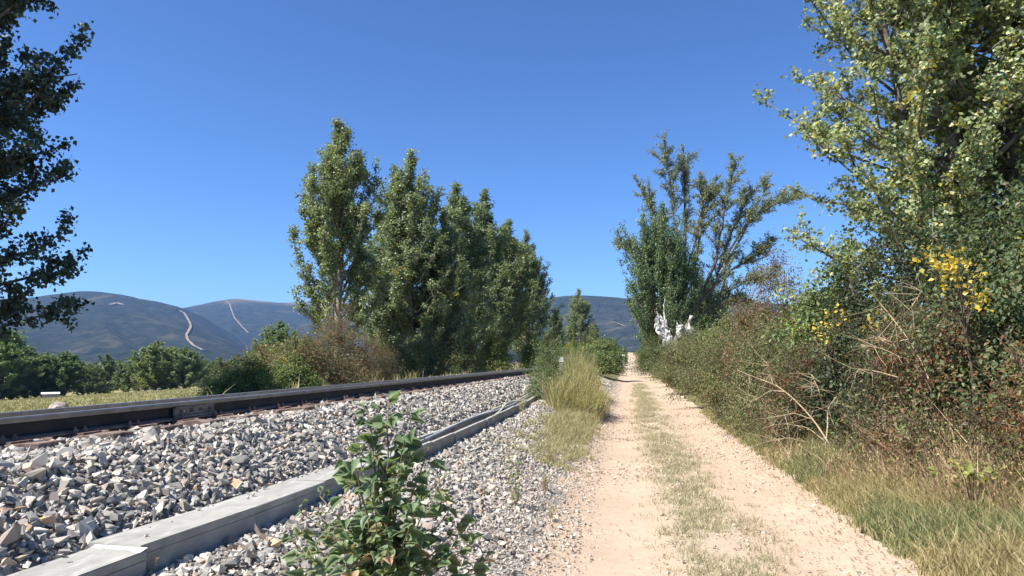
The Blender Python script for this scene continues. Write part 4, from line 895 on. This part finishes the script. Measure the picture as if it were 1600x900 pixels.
# ------------------------------------------------------------------ small weeds on the ballast
def weed(px, py, z, h, n, label, pal, lsize=0.035, ratio=0.4, stems=5):
    p = at_z(px, py, z); p[2] = gnd(p[0], p[1]); rng = np.random.default_rng(int(px * 7 + py)); root = empty('weed', p); w_ = MB(); l_ = MB()
    for s in range(stems):
        d = rng.normal(0, 0.28, 3); d[2] = 1; q = np.linspace(0, 1, 6)[:, None]; hs = h * rng.uniform(0.6, 1.05); P = q * d * hs + rng.normal(0, 0.01, (6, 3)) * q; w_.tube(P, 0.004 * (1 - 0.7 * q[:, 0]), 4)
        m = n // stems; s_ = rng.uniform(0.15, 1, m); L = np.stack([np.interp(s_, q[:, 0], P[:, k]) for k in range(3)], 1) + rng.normal(0, 0.02, (m, 3)); leaves(l_, rng, L, lsize, ratio, palette(rng, m, pal))
    w_.build('stems', M['straw'], root, attr=False); l_.build('foliage', M['leaf'], root); return tag(root, label, 'weed', 'weeds growing through the ballast')
PW = [((0.14, 0.17, 0.07), 3), ((0.2, 0.21, 0.1), 2), ((0.3, 0.25, 0.15), 1)]
PWR = [((0.24, 0.16, 0.12), 3), ((0.18, 0.16, 0.08), 2), ((0.14, 0.16, 0.07), 1)]
weed(806, 790, 0.15, 0.5, 110, 'thin upright green weed on the gravel between sapling and path', PW, 0.045, 0.45)
weed(800, 725, 0.25, 0.4, 90, 'second green weed on the gravel, just beyond the thin upright one', PW)
weed(852, 770, 0.08, 0.2, 160, 'low brownish weed at the gravel foot beside the path', PWR, 0.03, 0.35, 9)
weed(860, 730, 0.08, 0.22, 160, 'second brownish low weed higher up the gravel foot', PWR, 0.03, 0.35, 9)
weed(815, 650, 0.4, 0.35, 130, 'green weed overhanging the open trough wall', PW, 0.04, 0.35, 7)
weed(240, 850, 0.6, 0.09, 26, 'tiny dry weed growing in the trough joint', PWR, 0.012, 0.3, 4)
weed(862, 815, 0.05, 0.13, 90, 'small grey-green weed low by the path edge', PW, 0.025, 0.4, 6)

# ------------------------------------------------------------------ the leafy poplar sapling in front
def sapling():
    rng = np.random.default_rng(909); X0, Y0 = -1.13, 3.45; base = np.array([X0, Y0, gnd(X0, Y0)]); root = empty('poplar_sapling', base); tag(root, 'leafy green poplar sapling growing through the gravel beside the trough', 'sapling')
    def leafmesh(col, k):
        # deltoid blade with toothed edge, folded along the midrib and drooping at the tip
        out = [(0, 0), (0.2, -0.02), (0.42, 0.12), (0.47, 0.3), (0.36, 0.5), (0.24, 0.68), (0.12, 0.84), (0, 1.02)]
        f = 0.16 + 0.1 * (k % 3); dr = 0.12 + 0.12 * ((k * 5) % 3); V = []
        def pt(x, y): return (x, y, abs(x) * f - dr * y * y + 0.02 * math.sin(7 * y + k))
        rr = np.random.default_rng(k); mid = [pt(0, y) for _, y in out]
        right = [pt(x * (1 + 0.08 * rr.normal()), y) for x, y in out[1:-1]]; left = [pt(-x * (1 + 0.08 * rr.normal()), y) for x, y in out[1:-1]]
        V = mid + right + left; n = len(mid); T = []
        for side, o in ((1, n), (-1, n + len(right))):
            m = len(right)
            for i in range(n - 1):
                a = i; b2 = i + 1; r0 = o + i - 1 if 1 <= i <= m else None; r1 = o + i if i + 1 <= m else None
                if r0 is None: T.append((a, r1, b2))
                elif r1 is None: T.append((a, r0, b2))
                else: T += [(a, r0, r1), (a, r1, b2)]
                if side < 0:
                    pass
        mb = MB(); cols = np.repeat(np.array([col]), len(T), 0) * rr.uniform(0.92, 1.08, (len(T), 1)); mb.add(V, None, T, ct=cols); me = mb.mesh('leaf', smooth=True); me.materials.append(M['sap_leaf']); return me
    greens = [(0.18, 0.255, 0.12), (0.215, 0.29, 0.14), (0.155, 0.22, 0.105), (0.27, 0.33, 0.18), (0.27, 0.29, 0.13), (0.32, 0.27, 0.12), (0.58, 0.38, 0.23)]
    LM = [[leafmesh(c, k + 3 * i) for k in range(3)] for i, c in enumerate(greens)]; wts = np.array([3, 3, 2, 1.6, 1, 0.35, 0.2]); wts /= wts.sum()
    tips = [(606, 626, 0.0), (578, 668, 0.1), (548, 700, -0.12), (640, 690, 0.15), (668, 700, 0.05), (690, 755, -0.2), (700, 800, 0.15), (540, 735, 0.15), (500, 775, -0.1), (470, 800, 0.12), (455, 850, -0.15), (735, 850, 0.1), (750, 890, -0.05), (620, 740, -0.25), (585, 760, -0.28), (650, 800, -0.3), (520, 840, -0.3), (560, 700, 0.2), (480, 880, -0.25), (690, 880, -0.2), (610, 700, 0.18), (660, 850, 0.2), (560, 840, 0.22), (610, 870, -0.35), (540, 890, -0.4), (470, 840, 0.2), (500, 810, 0.25), (720, 820, -0.15), (440, 890, 0.05), (760, 880, 0.12), (640, 650, -0.05), (575, 640, 0.05)]
    spots = []; stem_n = 0
    for i, (px, py, dy) in enumerate(tips):
        tip = at_y(px, py, Y0 + dy) - base; st = np.array([rng.normal(0, 0.05), rng.normal(0, 0.05), 0.0]); q = np.linspace(0, 1, 9)
        P = st * (1 - q[:, None]) + tip * q[:, None]; horiz = tip.copy(); horiz[2] = 0; P += -horiz * (0.22 * np.sin(q * math.pi))[:, None]; P[1:] += rng.normal(0, 0.006, (8, 3))
        mb = MB(); mb.tube(P, (0.0075 if i < 5 else 0.0045) * (1 - 0.75 * q) + 0.0012, 5); o = mb.build('stem', M['sap_stem'], root, True, False)
        Ls = np.linalg.norm(tip); m = int(8 + Ls * 30)
        for s in np.r_[rng.uniform(0.2, 1.0, m), 0.98, 1.0]:
            p = np.array([np.interp(s, q, P[:, k]) for k in range(3)]); az = rng.uniform(0, 6.283); d = np.array([math.cos(az), math.sin(az), rng.uniform(-0.1, 0.9) if s < 0.95 else 1.5]); d /= np.linalg.norm(d); pet = rng.uniform(0.015, 0.05); spots.append((p + d * pet, d, p, s))
    rng.shuffle(spots); pet = MB(); rest = MB(); cnt = 0
    for (p, d, p0, s) in spots:
        pet.tube(np.stack([p0, p]), 0.0013, 3); sz = rng.uniform(0.048, 0.09) * (0.7 if s > 0.97 else 1); ci_ = rng.choice(len(greens), p=wts); me = LM[ci_][rng.integers(0, 3)]
        yv = d * np.array([1, 1, 0.4]) + np.array([0, 0, -0.15]) + rng.normal(0, 0.25, 3); yv /= np.linalg.norm(yv); zv = np.array([-0.25, -0.35, 1.0]) + rng.normal(0, 0.45, 3); zv -= (zv @ yv) * yv; zv /= np.linalg.norm(zv); xv = np.cross(yv, zv)
        Mx = Matrix(((xv[0] * sz, yv[0] * sz, zv[0] * sz, p[0]), (xv[1] * sz, yv[1] * sz, zv[1] * sz, p[1]), (xv[2] * sz, yv[2] * sz, zv[2] * sz, p[2]), (0, 0, 0, 1)))
        if cnt < 300: o = bpy.data.objects.new('leaf', me); COL.objects.link(o); o.parent = root; o.matrix_local = Mx
        else:
            V = np.array([v.co[:] for v in me.vertices]) @ (np.array([xv, yv, zv]) * sz) + p; T = np.array([f.vertices[:] for f in me.polygons]); rest.add(V, None, T, ct=np.array(greens[ci_]))
        cnt += 1
    tag(pet.build('petiole', M['sap_stem'], root, attr=False), kind='stuff')
    if rest.n: tag(rest.build('leaf', M['sap_leaf'], root, True), kind='stuff')
M['sap_leaf'] = mat_leaf('sapling_leaf', 0.4, 0.5, spec=0.3); M['sap_stem'] = mat_noise('green_brown_stem', (0.13, 0.1, 0.05), (0.25, 0.2, 0.1), 20, 0.7, 0)
sapling()

# ------------------------------------------------------------------ dry branches, yellow sprays, bramble
def dry_branch(Y0, pts, r0, label, side, name='dry_branch', twigs=85):
    rng = np.random.default_rng(int(pts[0][0])); P = np.array([at_y(x, y, Y0 + 0.15 * i) for i, (x, y) in enumerate(pts)]); base = P[0].copy(); base[2] = gnd(P[0][0], P[0][1]) if P[0][2] < 0.9 else P[0][2]
    root = empty(name, base); q = np.linspace(0, 1, len(P)); qq = np.linspace(0, 1, 16); B = np.stack([np.interp(qq, q, P[:, k]) for k in range(3)], 1)
    for _ in range(2): B[1:-1] = (B[:-2] + 2 * B[1:-1] + B[2:]) / 4
    b = MB(); b.tube(B - base, r0 * (1 - 0.75 * qq), 6); b.build('stem', M['straw'], root, True, False); f = MB(); ends = [B]
    for sp in side:
        P = np.array([at_y(x, y, Y0 + 0.1 + rng.normal(0, 0.08)) for x, y in sp]); q = np.linspace(0, 1, len(P)); C = np.stack([np.interp(qq, q, P[:, k]) for k in range(3)], 1); C[1:-1] = (C[:-2] + 2 * C[1:-1] + C[2:]) / 4
        b = MB(); b.tube(C - base, r0 * 0.5 * (1 - 0.75 * qq) + 0.001, 5); b.build('side_twig', M['straw'], root, True, False); ends.append(C)
    for k in range(twigs):
        C = ends[rng.integers(0, len(ends))]; a = C[rng.integers(6, 16)]; d = rng.normal(0, 1, 3); d[0] -= 0.6; d = d / np.linalg.norm(d) * rng.uniform(0.1, 0.42); f.tube(np.stack([a, a + d * 0.5 + rng.normal(0, 0.01, 3), a + d]) - base, (0.0025, 0.002, 0.001), 3)
    tag(f.build('fine_twig', M['straw'], root, attr=False), kind='stuff'); return tag(root, label, 'branch')
dry_branch(9.4, [(1298, 698), (1276, 662), (1250, 632), (1216, 602), (1180, 590), (1152, 578)], 0.012, 'bent tan dry branch leaning from the hedge over the path', [[(1268, 655), (1240, 645), (1210, 652)], [(1228, 612), (1204, 610), (1176, 628)], [(1290, 690), (1262, 668), (1228, 662), (1205, 664)], [(1208, 600), (1203, 585), (1201, 566)], [(1262, 692), (1230, 684), (1200, 690)]])
dry_branch(8.4, [(1455, 602), (1438, 560), (1414, 522), (1392, 494), (1372, 470)], 0.01, 'straight tan dry stalk slanting across the dark bush', [[(1440, 565), (1410, 560), (1380, 545), (1345, 538)], [(1432, 545), (1428, 500), (1424, 480), (1440, 455)], [(1405, 590), (1370, 580), (1330, 575)], [(1420, 530), (1395, 535), (1370, 525)]])
dry_branch(9.6, [(1290, 698), (1294, 660), (1292, 640), (1305, 622), (1318, 608)], 0.009, 'upright short dry stalk beside the bent branch', [[(1286, 640), (1280, 610), (1268, 585)]], twigs=25)
def dead_weeds():
    spots = [(1420, 690, 8.3, 0.9), (1460, 680, 8.0, 1.0), (1380, 700, 8.8, 0.8), (1520, 700, 7.4, 0.8), (1340, 690, 9.4, 0.7), (1560, 660, 7.4, 1.0), (1245, 690, 11.0, 0.42), (1590, 740, 6.8, 0.7)]
    nm = ['second dry weed stand along the verge, under the slanting stalk', 'dry weed stand with pale stalks below the slanting stalk', 'dry weed stand right of the bent branch', 'dry weed stand behind the yellow-green bramble', 'dry weed stand next to the bent branch', 'dry weed stand near the right edge under the dark bush', 'dry weed stand left of the bent branch foot', 'dry weed stand at the right picture edge']
    for (px, py, Y, h), lab in zip(spots, nm):
        r = ray(px, py); X = Y * r[0] / r[1]; clump_plant('dry_weeds', X, Y, 0.4, 0.45, 420, h, 0.004, [((0.36, 0.27, 0.17), 3), ((0.26, 0.19, 0.12), 2), ((0.2, 0.13, 0.08), 1), ((0.2, 0.2, 0.08), 1)], lab, 'weeds', 0.4, 260)
dead_weeds()
def spray(px, py, Y, n, sp, col, label, ls=0.055):
    rng = np.random.default_rng(px + py); p = at_y(px, py, Y); base = np.array([p[0] + 0.15, Y + 0.1, gnd(p[0], Y)]); root = empty('yellow_sapling', base); w_ = MB(); q = np.linspace(0, 1, 8)[:, None]; P = (p - base) * q + rng.normal(0, 0.02, (8, 3)) * q; w_.tube(P, 0.015 * (1 - 0.7 * q[:, 0]), 5)
    l_ = MB(); C = (p - base) + rng.normal(0, 1, (9, 3)) * np.array([sp[0], 0.2, sp[1]])
    for c_ in C: w_.tube(np.stack([P[5], (P[6] + c_) / 2, c_]), (0.007, 0.005, 0.002), 4)
    k = rng.integers(0, 9, n); leaves(l_, rng, C[k] + rng.normal(0, 0.075, (n, 3)), ls, 0.85, palette(rng, n, col)); w_.build('stems', M['twig'], root, attr=False); l_.build('foliage', M['poplar'], root); return tag(root, label, 'sapling')
YEL = [((0.38, 0.28, 0.035), 3), ((0.34, 0.23, 0.03), 2), ((0.3, 0.27, 0.06), 1)]
spray(1500, 425, 8.0, 210, (0.17, 0.17), YEL, 'bright yellow leaved sapling in front of the large poplars')
spray(1295, 512, 11.0, 110, (0.22, 0.1), [((0.5, 0.33, 0.05), 3), ((0.35, 0.3, 0.07), 2), ((0.2, 0.2, 0.06), 2)], 'orange-yellow leaved sapling over the dark hollow in the hedge')
spray(1375, 505, 9.4, 40, (0.12, 0.1), YEL, 'small yellow leaved shoot left of the slanting stalk', 0.06)
def bramble():
    p = at_z(1520, 800, 0.2); rng = np.random.default_rng(44); base = np.array([p[0], p[1], gnd(p[0], p[1])]); root = empty('bramble', base); w_ = MB(); l_ = MB()
    for i in range(9):
        a = rng.uniform(0, 6.28); L = rng.uniform(0.25, 0.5); q = np.linspace(0, 1, 8); P = np.stack([np.cos(a) * L * q, np.sin(a) * L * q * 0.7, 0.45 * np.sin(q * 2.2)], 1); w_.tube(P, 0.004 * (1 - 0.6 * q), 4)
        s = rng.uniform(0.3, 1, 9); Q = np.stack([np.interp(s, q, P[:, k]) for k in range(3)], 1) + rng.normal(0, 0.025, (9, 3)); leaves(l_, rng, Q, 0.075, 0.8, palette(rng, 9, [((0.18, 0.19, 0.055), 3), ((0.12, 0.15, 0.045), 2), ((0.23, 0.21, 0.07), 1)]), bias=(-0.2, -0.4, 0.9))
    w_.build('stems', M['twig'], root, attr=False); l_.build('foliage', M['leaf'], root); tag(root, 'low bramble with yellow-green leaves in the right verge grass', 'bramble')
bramble()

# ------------------------------------------------------------------ small things far off
def post(px, pyb, pyt, Y, label, wd=0.12):
    p = at_y(px, pyt, Y); zb = gnd(p[0], Y); root = empty('marker_post', (p[0], Y, zb)); b = MB(); b.box((-wd / 2, -wd / 2, -0.1), (wd / 2, wd / 2, p[2] - zb - 0.25)); b.build('shaft', M['concrete'], root, attr=False)
    b = MB(); b.box((-wd * 0.7, -wd * 0.6, p[2] - zb - 0.249), (wd * 0.7, wd * 0.6, p[2] - zb)); b.build('head', M['white_paint'], root, attr=False); return tag(root, label, 'post')
post(877, 590, 557, 34.0, 'white-topped marker post rising above the tall yellow grass', 0.16)
post(974, 570, 554, 80.0, 'small white marker post left of the far end of the path', 0.22)
def shed():
    a = at_d(66, 613, 176); c = at_d(92, 613, 176); z0 = gnd((a[0] + c[0]) / 2, (a[1] + c[1]) / 2); root = empty('low_shed', ((a[0] + c[0]) / 2, (a[1] + c[1]) / 2, z0), math.atan2(c[1] - a[1], c[0] - a[0])); tag(root, 'low white-roofed shed at the far edge of the meadow', 'shed')
    L = np.hypot(c[0] - a[0], c[1] - a[1]); h = max(0.4, a[2] - z0); b = MB(); b.box((-L / 2, -1.2, -0.3), (L / 2, 1.2, h * 0.62)); b.build('wall', M['boulder'], root, attr=False)
    b = MB(); V = [(-L / 2 - 0.2, -1.5, h * 0.75), (L / 2 + 0.2, -1.5, h * 0.75), (L / 2 + 0.2, 0, h), (-L / 2 - 0.2, 0, h), (L / 2 + 0.2, 1.5, h * 0.58), (-L / 2 - 0.2, 1.5, h * 0.58)]; b.add(V, [(0, 1, 2, 3), (3, 2, 4, 5)], [(0, 3, 5), (1, 4, 2)]); b.build('roof', M['white_paint'], root, attr=False)
shed()
def boulder():
    p = at_d(92, 627, 46); z0 = gnd(p[0], p[1]); bm = bmesh.new(); bmesh.ops.create_icosphere(bm, subdivisions=3, radius=1)
    h = max(0.5, p[2] - z0)
    for v in bm.verts:
        n = fbm(np.array([v.co.x * 2 + 4]), np.array([v.co.y * 2 + v.co.z * 2]), 3)[0]; v.co *= 1 + 0.5 * n; v.co = Vector((v.co.x * 0.45, v.co.y * 0.45, (v.co.z * 0.5 + 0.5) * h))
    me = bpy.data.meshes.new('boulder'); bm.to_mesh(me); bm.free(); o = link('boulder', me, M['boulder']); o.location = (p[0], p[1], z0 - 0.05); tag(o, 'pale lumpy boulder in the meadow just above the rail', 'boulder')
boulder()

# ------------------------------------------------------------------ the air between here and the hills
b = MB(); b.box((-9500, -400, -40), (9500, 9500, 640)); hz = b.build('haze', None, attr=False); tag(hz, kind='stuff')
m = bpy.data.materials.new('haze'); m.use_nodes = True; t = m.node_tree; t.nodes.remove(t.nodes['Principled BSDF'])
pv = t.nodes.new('ShaderNodeVolumePrincipled'); pv.inputs['Color'].default_value = (0.26, 0.5, 1.0, 1); pv.inputs['Density'].default_value = 0.000065; pv.inputs['Anisotropy'].default_value = 0.2
t.links.new(pv.outputs[0], t.nodes['Material Output'].inputs['Volume']); hz.data.materials.append(m)
